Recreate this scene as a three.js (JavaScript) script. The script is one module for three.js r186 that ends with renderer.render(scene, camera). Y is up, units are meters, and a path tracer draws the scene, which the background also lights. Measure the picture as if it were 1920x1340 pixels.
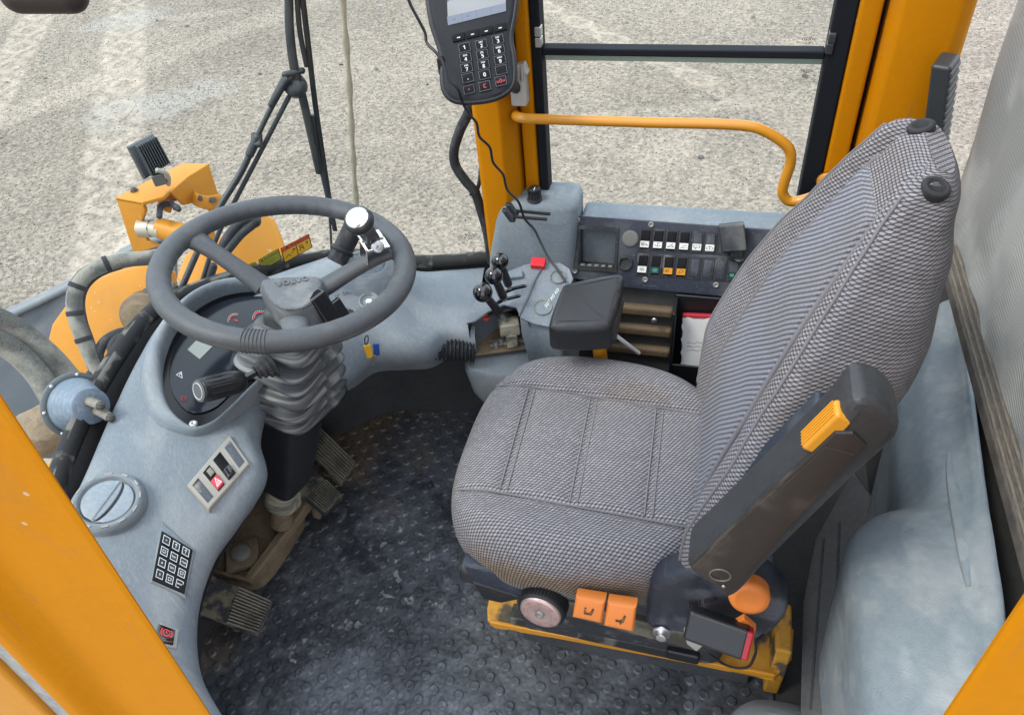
import * as THREE from 'three';
import { RoundedBoxGeometry } from 'three/addons/geometries/RoundedBoxGeometry.js';
import { mergeGeometries, mergeVertices, toCreasedNormals } from 'three/addons/utils/BufferGeometryUtils.js';
import { FontLoader } from 'three/addons/loaders/FontLoader.js';
import { TextGeometry } from 'three/addons/geometries/TextGeometry.js';

// ------------------------------------------------------------------ camera, sky, sun, exposure
const V = (x, y, z) => new THREE.Vector3(x, y, z);
const scene = new THREE.Scene();
const EYE = V(0, 1.53, 0);
const AX_R = V(0.9666, -0.0796, -0.2435), AX_D = V(0.1066, -0.7393, 0.6649), AX_F = V(-0.2329, -0.6686, -0.7062);
const camera = new THREE.PerspectiveCamera(50.24, 1920 / 1340, 0.02, 400);
camera.position.copy(EYE);
camera.up.copy(AX_D).negate();
camera.lookAt(EYE.clone().add(AX_F));
scene.add(camera);
const renderer = new THREE.WebGLRenderer({ antialias: true });
renderer.setSize(1024, 714);
renderer.toneMapping = THREE.LinearToneMapping;
renderer.toneMappingExposure = 2.1;
renderer.shadowMap.enabled = true;
{ // bright thin overcast, about even all round, slightly blue
  const w = 128, h = 64, d = new Float32Array(w * h * 4);
  for (let j = 0; j < h; j++) {
    const el = ((j + 0.5) / h - 0.5) * Math.PI;
    for (let i = 0; i < w; i++) {
      const s = Math.max(0, Math.sin(el)), k = (j + 0.5) / h < 0.5 ? 0.3 : (1 + 0.25 * s) / 1.25;
      const b = 0.94 + 0.06 * Math.sin(i * 0.21) * Math.cos(j * 0.33);
      const o = (j * w + i) * 4, L = 1.25 * k * b;
      d[o] = L * 0.89; d[o + 1] = L * 0.985; d[o + 2] = L * 1.13; d[o + 3] = 1;
    }
  }
  const t = new THREE.DataTexture(d, w, h, THREE.RGBAFormat, THREE.FloatType);
  t.mapping = THREE.EquirectangularReflectionMapping; t.magFilter = THREE.LinearFilter; t.minFilter = THREE.LinearFilter; t.needsUpdate = true;
  scene.background = t; scene.environment = t;
}
const sun = new THREE.DirectionalLight(new THREE.Color(1, 0.95, 0.86), 1.2);
sun.position.set(-3.2, 5.4, 1.2); sun.target.position.set(-0.3, 0.4, -0.8);
sun.castShadow = true; sun.shadow.radius = 30; sun.shadow.mapSize.set(2048, 2048);
Object.assign(sun.shadow.camera, { left: -12, right: 12, top: 12, bottom: -12, near: 0.1, far: 40 });
scene.add(sun, sun.target);

// ------------------------------------------------------------------ measuring helpers: a sight line met with a real plane in the cab gives the place of a point
const FL = 1429;
const sight = (u, v) => AX_F.clone().addScaledVector(AX_R, (u - 960) / FL).addScaledVector(AX_D, (v - 670) / FL);
const PD = (u, v, d) => EYE.clone().addScaledVector(sight(u, v).normalize(), d);
const onAxis = (ax) => (u, v, k) => { const s = sight(u, v); return EYE.clone().addScaledVector(s, (k - EYE[ax]) / s[ax]); };
const PX = onAxis('x'), PY = onAxis('y'), PZ = onAxis('z');
const PP = (u, v, p, n) => { const s = sight(u, v); return EYE.clone().addScaledVector(s, p.clone().sub(EYE).dot(n) / s.dot(n)); };
const caster = new THREE.Raycaster();
function hit(mesh, u, v) {
  mesh.updateWorldMatrix(true, false);
  caster.set(EYE, sight(u, v).normalize());
  const h = caster.intersectObject(mesh, false)[0];
  if (!h) { console.log('no hit', mesh.name, u, v); return { p: PD(u, v, 1.3), n: AX_F.clone().negate() }; }
  const n = h.normal ? h.normal.clone() : h.face.normal.clone();
  if (n.dot(AX_F) > 0) n.negate();
  return { p: h.point.clone(), n };
}

// ------------------------------------------------------------------ random numbers and noise
function rngOf(seed) { let a = seed >>> 0; return () => { a = (a + 0x6D2B79F5) | 0; let t = Math.imul(a ^ (a >>> 15), 1 | a); t = (t + Math.imul(t ^ (t >>> 7), 61 | t)) ^ t; return ((t ^ (t >>> 14)) >>> 0) / 4294967296; }; }
const rnd = rngOf(77);
const lat = (() => { const r = rngOf(5), a = new Float32Array(65536); for (let i = 0; i < 65536; i++) a[i] = r(); return a; })();
const sm = (t) => t * t * (3 - 2 * t), clamp = (x, a = 0, b = 1) => Math.min(b, Math.max(a, x)), mix = (a, b, t) => a + (b - a) * t, ss = (a, b, x) => sm(clamp((x - a) / (b - a)));
function vn(x, y, p, s = 0) { // value noise, period p
  const xi = Math.floor(x), yi = Math.floor(y), fx = sm(x - xi), fy = sm(y - yi);
  const g = (a, b) => lat[((((a % p) + p) % p) * 131 + (((b % p) + p) % p) * 7919 + s * 977) & 65535];
  return mix(mix(g(xi, yi), g(xi + 1, yi), fx), mix(g(xi, yi + 1), g(xi + 1, yi + 1), fx), fy);
}
function fbm(u, v, p, oct, s = 0) { let a = 0, w = 0.5, t = 0; for (let i = 0; i < oct; i++) { a += w * vn(u * p, v * p, p, s + i * 13); t += w; w *= 0.5; p *= 2; } return a / t; }
const n3 = (x, y, z, s = 0) => (vn(x + z * 0.37, y - z * 0.61, 1 << 14, s) + vn(y + 31.7, z + x * 0.29, 1 << 14, s + 3) + vn(z - 11.3, x + y * 0.41, 1 << 14, s + 7)) / 3;

// ------------------------------------------------------------------ textures
const toS = (c) => Math.round(255 * clamp(c <= 0.0031308 ? c * 12.92 : 1.055 * Math.pow(c, 1 / 2.4) - 0.055));
function texture(n, fn, color = true) {
  const d = new Uint8Array(n * n * 4);
  for (let j = 0; j < n; j++) for (let i = 0; i < n; i++) {
    const c = fn((i + 0.5) / n, (j + 0.5) / n, i, j), o = (j * n + i) * 4;
    if (color) { d[o] = toS(c[0]); d[o + 1] = toS(c[1]); d[o + 2] = toS(c[2]); } else d[o] = d[o + 1] = d[o + 2] = Math.round(255 * clamp(c));
    d[o + 3] = 255;
  }
  const t = new THREE.DataTexture(d, n, n);
  t.wrapS = t.wrapT = THREE.RepeatWrapping; t.magFilter = THREE.LinearFilter; t.minFilter = THREE.LinearMipmapLinearFilter; t.generateMipmaps = true;
  if (color) t.colorSpace = THREE.SRGBColorSpace; t.needsUpdate = true;
  return t;
}
const sized = (t, metres) => { const c = t.clone(); c.repeat.set(1 / metres, 1 / metres); c.needsUpdate = true; return c; };
function canvasTex(w, h, draw) {
  const c = document.createElement('canvas'); c.width = w; c.height = h; const g = c.getContext('2d'); draw(g, w, h);
  const t = new THREE.CanvasTexture(c); t.colorSpace = THREE.SRGBColorSpace; t.anisotropy = 8; return t;
}
const lin = (r, g, b) => new THREE.Color().setRGB(r, g, b);
const M = (o) => new THREE.MeshPhysicalMaterial({ side: THREE.DoubleSide, roughness: 0.6, ...o });

// ------------------------------------------------------------------ scene graph helpers
const taken = new Map(), bases = new WeakMap();
const numbered = (n) => { const k = taken.get(n) || 0; taken.set(n, k + 1); return k ? `${n}_${String(k).padStart(3, '0')}` : n; };
const baseOf = (o) => (o && bases.get(o)) || V(0, 0, 0);
function put(name, geo, m, parent = scene) { // geo in world metres
  const b = baseOf(parent);
  if (b.lengthSq()) geo.translate(-b.x, -b.y, -b.z);
  const o = new THREE.Mesh(geo, m); o.castShadow = o.receiveShadow = true;
  o.name = parent === scene ? numbered(name) : name;
  parent.add(o); bases.set(o, b); return o;
}
function thing(name, label, category, base, group) {
  const o = new THREE.Group(); o.name = numbered(name); scene.add(o);
  o.position.copy(base); bases.set(o, base.clone()); o.userData = { label, category }; if (group) o.userData.group = group;
  return o;
}
function single(name, geo, m, label, category, group) {
  geo.computeBoundingBox(); const c = geo.boundingBox.getCenter(V()); c.y = geo.boundingBox.min.y; geo.translate(-c.x, -c.y, -c.z);
  const o = new THREE.Mesh(geo, m); o.castShadow = o.receiveShadow = true; o.position.copy(c); bases.set(o, c);
  o.name = numbered(name); o.userData = { label, category }; if (group) o.userData.group = group; scene.add(o); return o;
}
function structure(name, geo, m) { const o = put(name, geo, m, scene); o.userData.kind = 'structure'; return o; }

// ------------------------------------------------------------------ geometry helpers
function boxUV(geo) { // metres, by the way each face points
  const g = geo.index ? geo.toNonIndexed() : geo, p = g.attributes.position, uv = new Float32Array(p.count * 2), a = V(), b = V(), c = V(), n = V();
  if (!g.attributes.normal) g.computeVertexNormals();
  for (let i = 0; i < p.count; i += 3) {
    a.fromBufferAttribute(p, i); b.fromBufferAttribute(p, i + 1); c.fromBufferAttribute(p, i + 2);
    n.copy(b).sub(a).cross(c.clone().sub(a)); const ax = Math.abs(n.x), ay = Math.abs(n.y), az = Math.abs(n.z);
    [a, b, c].forEach((q, k) => { const o = (i + k) * 2; if (ay >= ax && ay >= az) { uv[o] = q.x; uv[o + 1] = q.z; } else if (ax >= az) { uv[o] = q.z; uv[o + 1] = q.y; } else { uv[o] = q.x; uv[o + 1] = q.y; } });
  }
  g.setAttribute('uv', new THREE.BufferAttribute(uv, 2)); return g;
}
const clean = (g) => { for (const k of Object.keys(g.attributes)) if (!['position', 'normal', 'uv'].includes(k)) g.deleteAttribute(k); return g; };
const join = (list) => mergeGeometries(list.map((g) => { g = clean(g.index ? g.toNonIndexed() : g); if (!g.attributes.uv) g.setAttribute('uv', new THREE.BufferAttribute(new Float32Array(g.attributes.position.count * 2), 2)); return g; }));
const basis = (o, x, y, z) => new THREE.Matrix4().makeBasis(x, y, z).setPosition(o);
function axes(n, hint = V(0, 1, 0)) { const z = n.clone().normalize(); let x = hint.clone().cross(z); if (x.lengthSq() < 1e-6) x = V(1, 0, 0).cross(z); x.normalize(); return { x, y: z.clone().cross(x), z }; }
const rbox = (w, h, d, r = 0.004, seg = 3) => new RoundedBoxGeometry(w, h, d, seg, Math.min(r, w / 2.01, h / 2.01, d / 2.01));
function boxAt(cx, cy, cz, w, h, d, r = 0.004) { return boxUV(rbox(w, h, d, r).translate(cx, cy, cz)); }
function boxIn(o, x, y, z, w, h, d, r = 0.003) { if (x.clone().cross(y).dot(z) < 0) z = z.clone().negate(); return boxUV(rbox(w, h, d, r).applyMatrix4(basis(o, x, y, z))); }
function tube(pts, r, seg = 48, rad = 10, closed = false) {
  const c = new THREE.CatmullRomCurve3(pts, closed, 'centripetal'), g = new THREE.TubeGeometry(c, seg, r, rad, closed);
  const L = c.getLength(), uv = g.attributes.uv; for (let i = 0; i < uv.count; i++) uv.setXY(i, uv.getX(i) * L, uv.getY(i) * r * 6.283);
  if (closed) return g;
  const ends = [0, 1].map((t) => { const s = new THREE.SphereGeometry(r * 0.995, rad, 6); const p = c.getPointAt(t); s.translate(p.x, p.y, p.z); return s; });
  return join([g, ...ends]);
}
function rod(a, b, r, r2 = r, rad = 14) { const d = b.clone().sub(a), L = d.length(), q = axes(d, Math.abs(d.y) > 0.9 * L ? V(1, 0, 0) : V(0, 1, 0)); return boxUV(new THREE.CylinderGeometry(r2, r, L, rad).rotateX(Math.PI / 2).translate(0, 0, L / 2).applyMatrix4(basis(a, q.x, q.y, q.z))); }
function lathe(profile, o, axis, seg = 40) { // profile [r, h] along axis
  const q = axes(axis, Math.abs(axis.y) > 0.9 ? V(1, 0, 0) : V(0, 1, 0));
  return new THREE.LatheGeometry(profile.map(([r, h]) => new THREE.Vector2(Math.max(r, 1e-5), h)), seg).rotateX(Math.PI / 2).applyMatrix4(basis(o, q.x, q.y, q.z));
}
function loft(rings, closed = true, capA = true, capB = true) { // rings: arrays of Vector3
  const n = rings[0].length, m = rings.length, w = closed ? n + 1 : n, pos = [], uv = [], idx = [];
  let vv = 0;
  for (let j = 0; j < m; j++) {
    if (j) { let s = 0; for (let i = 0; i < n; i++) s += rings[j][i].distanceTo(rings[j - 1][i]); vv += s / n; }
    let uu = 0;
    for (let i = 0; i < w; i++) { const p = rings[j][i % n]; if (i) uu += p.distanceTo(rings[j][(i - 1) % n]); pos.push(p.x, p.y, p.z); uv.push(uu, vv); }
  }
  for (let j = 0; j < m - 1; j++) for (let i = 0; i < w - 1; i++) { const a = j * w + i, b = a + 1, c = a + w, d = c + 1; idx.push(a, b, d, a, d, c); }
  const cap = (j, flip) => { const c = V(); rings[j].forEach((p) => c.add(p)); c.divideScalar(n); const k = pos.length / 3; pos.push(c.x, c.y, c.z); uv.push(0, 0); const s = k + 1; rings[j].forEach((p) => { pos.push(p.x, p.y, p.z); uv.push(p.x - c.x, p.z - c.z + p.y - c.y); }); for (let i = 0; i < n; i++) { const a = s + i, b = s + (i + 1) % n; flip ? idx.push(k, b, a) : idx.push(k, a, b); } };
  if (closed && capA) cap(0, true); if (closed && capB) cap(m - 1, false);
  const g = new THREE.BufferGeometry();
  g.setAttribute('position', new THREE.Float32BufferAttribute(pos, 3)); g.setAttribute('uv', new THREE.Float32BufferAttribute(uv, 2)); g.setIndex(idx);
  g.computeVertexNormals();
  if (closed) { const N = g.attributes.normal; for (let j = 0; j < m; j++) { const a = j * w, b = a + n, x = V().fromBufferAttribute(N, a).add(V().fromBufferAttribute(N, b)).normalize(); N.setXYZ(a, x.x, x.y, x.z); N.setXYZ(b, x.x, x.y, x.z); } }
  return g;
}
const spline = (pts, n, closed = false) => new THREE.CatmullRomCurve3(pts, closed, 'centripetal').getSpacedPoints(n);
function plate(pts, thick, o = {}) { // polygon through pts (already about one plane) given thickness away from the eye
  let n = o.n; const c = V(); pts.forEach((p) => c.add(p)); c.divideScalar(pts.length);
  if (!n) { n = V(); for (let i = 0; i < pts.length; i++) n.add(pts[i].clone().sub(c).cross(pts[(i + 1) % pts.length].clone().sub(c))); n.normalize(); }
  if (n.dot(EYE.clone().sub(c)) < 0) n = n.clone().negate();
  const q = axes(n, Math.abs(n.y) > 0.9 ? V(0, 0, -1) : V(0, 1, 0)), b = o.bevel ?? Math.min(0.003, thick * 0.3);
  let P = pts; if (o.smooth) P = spline(pts, o.smooth, true).slice(0, -1);
  const flat = P.map((p) => { const d = p.clone().sub(c); return new THREE.Vector2(d.dot(q.x), d.dot(q.y)); });
  const s = new THREE.Shape(flat);
  (o.holes || []).forEach((h) => { let H = h; if (o.smooth) H = spline(h, o.smooth, true).slice(0, -1); s.holes.push(new THREE.Path(H.map((p) => { const d = p.clone().sub(c); return new THREE.Vector2(d.dot(q.x), d.dot(q.y)); }))); });
  let g = new THREE.ExtrudeGeometry(s, { depth: Math.max(1e-4, thick - 2 * b), bevelEnabled: b > 0, bevelSize: b, bevelOffset: -b, bevelThickness: b, bevelSegments: 3, curveSegments: 6 });
  g.translate(0, 0, -thick + b).applyMatrix4(basis(c, q.x, q.y, q.z));
  g = boxUV(g); return o.flat ? g : toCreasedNormals(g, 0.6);
}
const onPlane = (px, p, n) => px.map(([u, v]) => PP(u, v, p, n));
function quad(a, b, c, d, lift = 0) { // a top left, b top right, c bottom right, d bottom left
  const n = b.clone().sub(a).cross(d.clone().sub(a)).normalize(); if (n.dot(EYE.clone().sub(a)) < 0) n.negate();
  const g = new THREE.BufferGeometry(), P = [a, b, c, d].map((p) => p.clone().addScaledVector(n, lift));
  g.setAttribute('position', new THREE.Float32BufferAttribute(P.flatMap((p) => [p.x, p.y, p.z]), 3));
  g.setAttribute('uv', new THREE.Float32BufferAttribute([0, 1, 1, 1, 1, 0, 0, 0], 2));
  g.setIndex([0, 3, 2, 0, 2, 1]); g.computeVertexNormals(); return g;
}
const printMat = (t, o = {}) => M({ map: t, transparent: true, roughness: 0.7, ...o });
function sweep(pts, wid, hei, up, seg = 24, rad = 14, caps = true) { // elliptical section along a path; wid, hei are functions of t
  const c = new THREE.CatmullRomCurve3(pts, false, 'centripetal'), rings = [];
  for (let j = 0; j <= seg; j++) { const t = j / seg, p = c.getPointAt(t), T = c.getTangentAt(t), x = up.clone().cross(T).normalize(), y = T.clone().cross(x); rings.push(Array.from({ length: rad }, (_, i) => { const a = i / rad * Math.PI * 2; return p.clone().addScaledVector(x, Math.cos(a) * wid(t)).addScaledVector(y, Math.sin(a) * hei(t)); })); }
  return loft(rings, true, caps, caps);
}
// ------------------------------------------------------------------ materials
const scratch = (u, v, k, s) => { let a = 0; for (let i = 0; i < 3; i++) { const t = vn(u * (3 + i * 2) * k, v * (120 + i * 60), 4096, s + i); a = Math.max(a, ss(0.9, 0.99, t) * ss(0.45, 0.7, vn(u * 6 * k, v * 8, 4096, s + i + 5))); } return a; };
const tGrain = texture(512, (u, v) => { const a = fbm(u, v, 48, 2, 3), b = fbm(u, v, 90, 2, 9); return 0.5 + 0.9 * (Math.abs(a - 0.5) - 0.1) + 0.25 * (b - 0.5); }, false);
const tGrey = texture(1024, (u, v) => {
  const d = ss(0.42, 0.75, fbm(u, v, 5, 6, 20)), s = scratch(u, v, 1, 30), f = fbm(u, v, 120, 2, 11) - 0.5, sp = ss(0.8, 0.88, vn(u * 90, v * 90, 90, 44)) * ss(0.5, 0.7, vn(u * 9, v * 9, 9, 45));
  const k = 1 + 0.25 * f;
  const r = mix(mix(0.166, 0.265, d * 0.55), 0.42, Math.min(1, s * 0.22 + sp * 0.12)) * k, g = mix(mix(0.196, 0.292, d * 0.5), 0.43, Math.min(1, s * 0.22 + sp * 0.12)) * k, b = mix(mix(0.222, 0.31, d * 0.45), 0.42, Math.min(1, s * 0.22 + sp * 0.12)) * k;
  return [r, g, b];
});
const tGreyRough = texture(512, (u, v) => 0.46 + 0.3 * fbm(u, v, 7, 5, 61), false);
const greyPlastic = M({ map: sized(tGrey, 0.45), roughnessMap: sized(tGreyRough, 0.4), roughness: 1, bumpMap: sized(tGrain, 0.055), bumpScale: 0.00045, specularIntensity: 0.8 });
const shelfTex = texture(1024, (u, v) => { // grey cover with dried mud film in patches
  const d = ss(0.4, 0.68, fbm(u, v, 7, 8, 83)), e = fbm(u, v, 60, 4, 5) - 0.5, w = 0.6 * ss(0.56, 0.76, fbm(u, v, 18, 6, 41));
  return [mix(0.205, 0.3, d * 0.7) + 0.06 * e + 0.08 * w, mix(0.25, 0.33, d * 0.7) + 0.06 * e + 0.08 * w, mix(0.275, 0.345, d * 0.65) + 0.06 * e + 0.07 * w];
});
const shelfPlastic = M({ map: sized(shelfTex, 0.55), roughnessMap: sized(tGreyRough, 0.3), roughness: 0.95, bumpMap: sized(tGrain, 0.12), bumpScale: 0.0009 });
const darkTex = texture(512, (u, v) => { const d = ss(0.5, 0.8, fbm(u, v, 6, 6, 7)), s = scratch(u, v, 2, 71), e = 1 + 0.3 * (fbm(u, v, 60, 2, 3) - 0.5); return [(0.022 + 0.075 * d + 0.1 * s) * e, (0.024 + 0.074 * d + 0.1 * s) * e, (0.029 + 0.068 * d + 0.1 * s) * e]; });
const blackPlastic = M({ map: sized(darkTex, 0.4), roughness: 0.48, bumpMap: sized(tGrain, 0.05), bumpScale: 0.0003 });
const dustyBlack = M({ map: sized(darkTex, 0.16), roughness: 0.75, bumpMap: sized(tGrain, 0.05), bumpScale: 0.0004, color: lin(1.25, 1.2, 1.1) });
const panelTex = texture(512, (u, v) => { const d = ss(0.5, 0.82, fbm(u, v, 5, 6, 17)), s = scratch(u, v, 2, 91), q = ss(0.8, 0.9, vn(u * 130, v * 130, 130, 8)); const e = 1 + 0.3 * (fbm(u, v, 60, 2, 3) - 0.5); return [(0.018 + 0.05 * d + 0.06 * s + 0.03 * q) * e, (0.024 + 0.05 * d + 0.06 * s + 0.03 * q) * e, (0.04 + 0.048 * d + 0.06 * s + 0.028 * q) * e]; });
const panelBlack = M({ map: sized(panelTex, 0.3), roughness: 0.5 });
const gloss = M({ color: lin(0.006, 0.006, 0.008), roughness: 0.12, clearcoat: 0.6, clearcoatRoughness: 0.05 });
const rockerBlack = M({ color: lin(0.005, 0.005, 0.006), roughness: 0.4, specularIntensity: 0.35 });
const softBlack = M({ color: lin(0.012, 0.013, 0.015), roughness: 0.36, bumpMap: sized(tGrain, 0.05), bumpScale: 0.0004 });
const rubberBlack = M({ map: sized(darkTex, 0.25), color: lin(0.75, 0.75, 0.75), roughness: 0.7 });
const deepBlack = M({ color: lin(0.01, 0.01, 0.011), roughness: 0.8 });
const wheelTex = texture(512, (u, v) => { const d = ss(0.4, 0.75, fbm(u, v, 6, 5, 27)), e = 1 + 0.25 * (fbm(u, v, 70, 2, 3) - 0.5); return [(0.058 + 0.044 * d) * e, (0.063 + 0.042 * d) * e, (0.069 + 0.038 * d) * e]; });
const wheelRubber = M({ map: sized(wheelTex, 0.3), roughness: 0.5, bumpMap: sized(tGrain, 0.04), bumpScale: 0.00025 });
const hubPlastic = M({ map: sized(wheelTex, 0.2), color: lin(1.75, 1.75, 1.72), roughness: 0.55, bumpMap: sized(tGrain, 0.05), bumpScale: 0.0003 });
const yelTex = (r, g, b, seed, dirt) => texture(1024, (u, v) => {
  const d = ss(0.58, 0.82, fbm(u, v, 6, 6, seed)) * dirt, s = scratch(v, u, 1, seed + 3) * 0.5, c = ss(0.93, 0.95, vn(u * 60, v * 60, 60, seed + 8)) * ss(0.6, 0.75, vn(u * 7, v * 7, 7, seed + 9)), e = 1 + 0.1 * (fbm(u, v, 9, 4, seed + 1) - 0.5) + 0.07 * (fbm(u, v, 160, 2, seed + 2) - 0.5);
  const k = clamp(d * 0.5 + s * 0.5);
  return [mix(mix(r * e, 0.2, k), 0.5, c * 0.6), mix(mix(g * e, 0.12, k), 0.45, c * 0.6), mix(mix(b * e, 0.06, k), 0.38, c * 0.6)];
});
const tYel = yelTex(0.47, 0.172, 0.0005, 111, 0.55), tYelOut = yelTex(0.5, 0.205, 0.012, 131, 0.4);
const yellowIn = M({ map: sized(tYel, 0.9), roughness: 0.55, specularIntensity: 0.22 });
const yellowOut = M({ map: sized(tYelOut, 0.8), roughness: 0.45, specularIntensity: 0.6 });
const yellowBar = M({ color: lin(0.56, 0.23, 0.01), roughness: 0.35, clearcoat: 0.4, clearcoatRoughness: 0.2 });
const orangePart = M({ color: lin(0.66, 0.19, 0.03), roughness: 0.5 });
const rustTex = texture(512, (u, v) => { const d = ss(0.46, 0.6, fbm(u, v, 7, 6, 203)), e = fbm(u, v, 40, 3, 9) - 0.5; return [mix(0.55, 0.09, d) + 0.1 * e, mix(0.27, 0.075, d) + 0.07 * e, mix(0.03, 0.05, d) + 0.04 * e]; });
const wornYellow = M({ map: sized(rustTex, 0.35), roughness: 0.65 });
const steel = M({ color: lin(0.5, 0.5, 0.5), metalness: 0.9, roughness: 0.4 });
const chrome = M({ color: lin(0.82, 0.82, 0.83), metalness: 1, roughness: 0.14 });
const dullSteel = M({ color: lin(0.3, 0.29, 0.27), metalness: 0.6, roughness: 0.55 });
const tanTex = texture(512, (u, v) => { const d = fbm(u, v, 6, 6, 303), e = 0.35 * ss(0.6, 0.75, fbm(u, v, 14, 4, 309)), f = fbm(u, v, 90, 2, 4) - 0.5; return [mix(0.17, 0.27, d) * (1 - 0.5 * e) + 0.08 * f, mix(0.115, 0.205, d) * (1 - 0.5 * e) + 0.06 * f, mix(0.07, 0.125, d) * (1 - 0.45 * e) + 0.04 * f]; });
const tGrit = texture(512, (u, v) => fbm(u, v, 64, 3, 8), false);
const dustTan = M({ map: sized(tanTex, 0.3), roughness: 0.9, bumpMap: sized(tGrit, 0.08), bumpScale: 0.0012 });
const pedalTex = texture(512, (u, v) => { const d = ss(0.44, 0.62, fbm(u, v, 8, 6, 403)), f = fbm(u, v, 80, 2, 5) - 0.5; return [mix(0.035, 0.17, d) + 0.05 * f, mix(0.036, 0.14, d) + 0.045 * f, mix(0.04, 0.095, d) + 0.035 * f]; });
const pedalMat = M({ map: sized(pedalTex, 0.2), roughness: 0.8, bumpMap: sized(tGrit, 0.08), bumpScale: 0.001 });
const hoseTex = texture(512, (u, v) => { const d = ss(0.35, 0.65, fbm(u, v, 5, 6, 503)), f = fbm(u, v, 80, 2, 5) - 0.5; return [mix(0.1, 0.26, d) + 0.06 * f, mix(0.098, 0.245, d) + 0.06 * f, mix(0.09, 0.205, d) + 0.05 * f]; });
const hoseMat = M({ map: sized(hoseTex, 0.25), roughness: 0.85, bumpMap: sized(tGrit, 0.1), bumpScale: 0.002 });
// seat cloth: basket weave of pale and dark yarn
const weave = (u, v, n) => { // [height, thread tone]
  const x = u * n, y = v * n * 1.3, row = Math.floor(y), xx = x + (row & 1) * 0.5, cx_ = Math.floor(xx), fx = xx - cx_ - 0.5, fy = y - row - 0.5;
  const sl = fx + fy * 0.55, h = Math.max(0, 1 - Math.pow(Math.abs(sl) * 2.15, 2.4) - Math.pow(Math.abs(fy) * 2.05, 2.6));
  return [h, lat[(cx_ % n) * 71 + (row % 64) * 197 & 65535], Math.sin((fx * 9 + fy * 3) * 3)];
};
const NW = 20;
const clothTex = (c0, c1, seed) => texture(1024, (u, v) => { const [h, t, f] = weave(u, v, NW), a = Math.sqrt(h) * (0.66 + 0.3 * t + 0.1 * f), e = 1 + 0.5 * (fbm(u, v, 220, 1, seed) - 0.5); return [mix(c0[0], c1[0], a) * e, mix(c0[1], c1[1], a) * e, mix(c0[2], c1[2], a) * e]; });
const weaveH = texture(1024, (u, v) => { const [h, , f] = weave(u, v, NW); return Math.sqrt(h) * (0.9 + 0.1 * f); }, false);
const CW = 0.135;
const cloth = M({ map: sized(clothTex([0.06, 0.057, 0.064], [0.345, 0.328, 0.345], 601), CW), bumpMap: sized(weaveH, CW), bumpScale: 0.0016, roughness: 0.95, sheen: 0.25, sheenRoughness: 0.6, vertexColors: true });
const ribTex = texture(1024, (u, v) => { const y = v * 34, fy = y - Math.floor(y), x = u * 46 + (Math.floor(y) & 1) * 0.5, fx = x - Math.floor(x), a = Math.pow(Math.sin(fy * Math.PI), 0.7) * (0.72 + 0.28 * Math.sin(fx * Math.PI)), e = 1 + 0.5 * (fbm(u, v, 220, 1, 9) - 0.5); return [mix(0.04, 0.25, a) * e, mix(0.041, 0.252, a) * e, mix(0.05, 0.285, a) * e]; });
const ribH = texture(512, (u, v) => { const y = v * 34, fy = y - Math.floor(y), x = u * 46 + (Math.floor(y) & 1) * 0.5, fx = x - Math.floor(x); return Math.sin(fy * Math.PI) * (0.75 + 0.25 * Math.sin(fx * Math.PI)); }, false);
const ribCloth = M({ map: sized(ribTex, 0.27), bumpMap: sized(ribH, 0.27), bumpScale: 0.002, roughness: 0.95, sheen: 0.25, sheenRoughness: 0.6, vertexColors: true });
const seamMat = M({ color: lin(0.165, 0.155, 0.162), roughness: 0.95 });
// panes: clear pane, a trace of green
const glassPane = M({ color: lin(0.93, 0.965, 0.945), transmission: 1, thickness: 0, roughness: 0.0, ior: 1.5, specularIntensity: 0.6 });
const font = await new FontLoader().loadAsync('fonts/droid/droid_sans_bold.typeface.json');
function text3(str, size, depth, o, x, y, z) { const g = new TextGeometry(str, { font, size, depth, curveSegments: 3, bevelEnabled: false }); g.computeBoundingBox(); const b = g.boundingBox; g.translate(-(b.max.x + b.min.x) / 2, -(b.max.y + b.min.y) / 2, 0); return g.applyMatrix4(basis(o, x, y, z)); }
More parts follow.
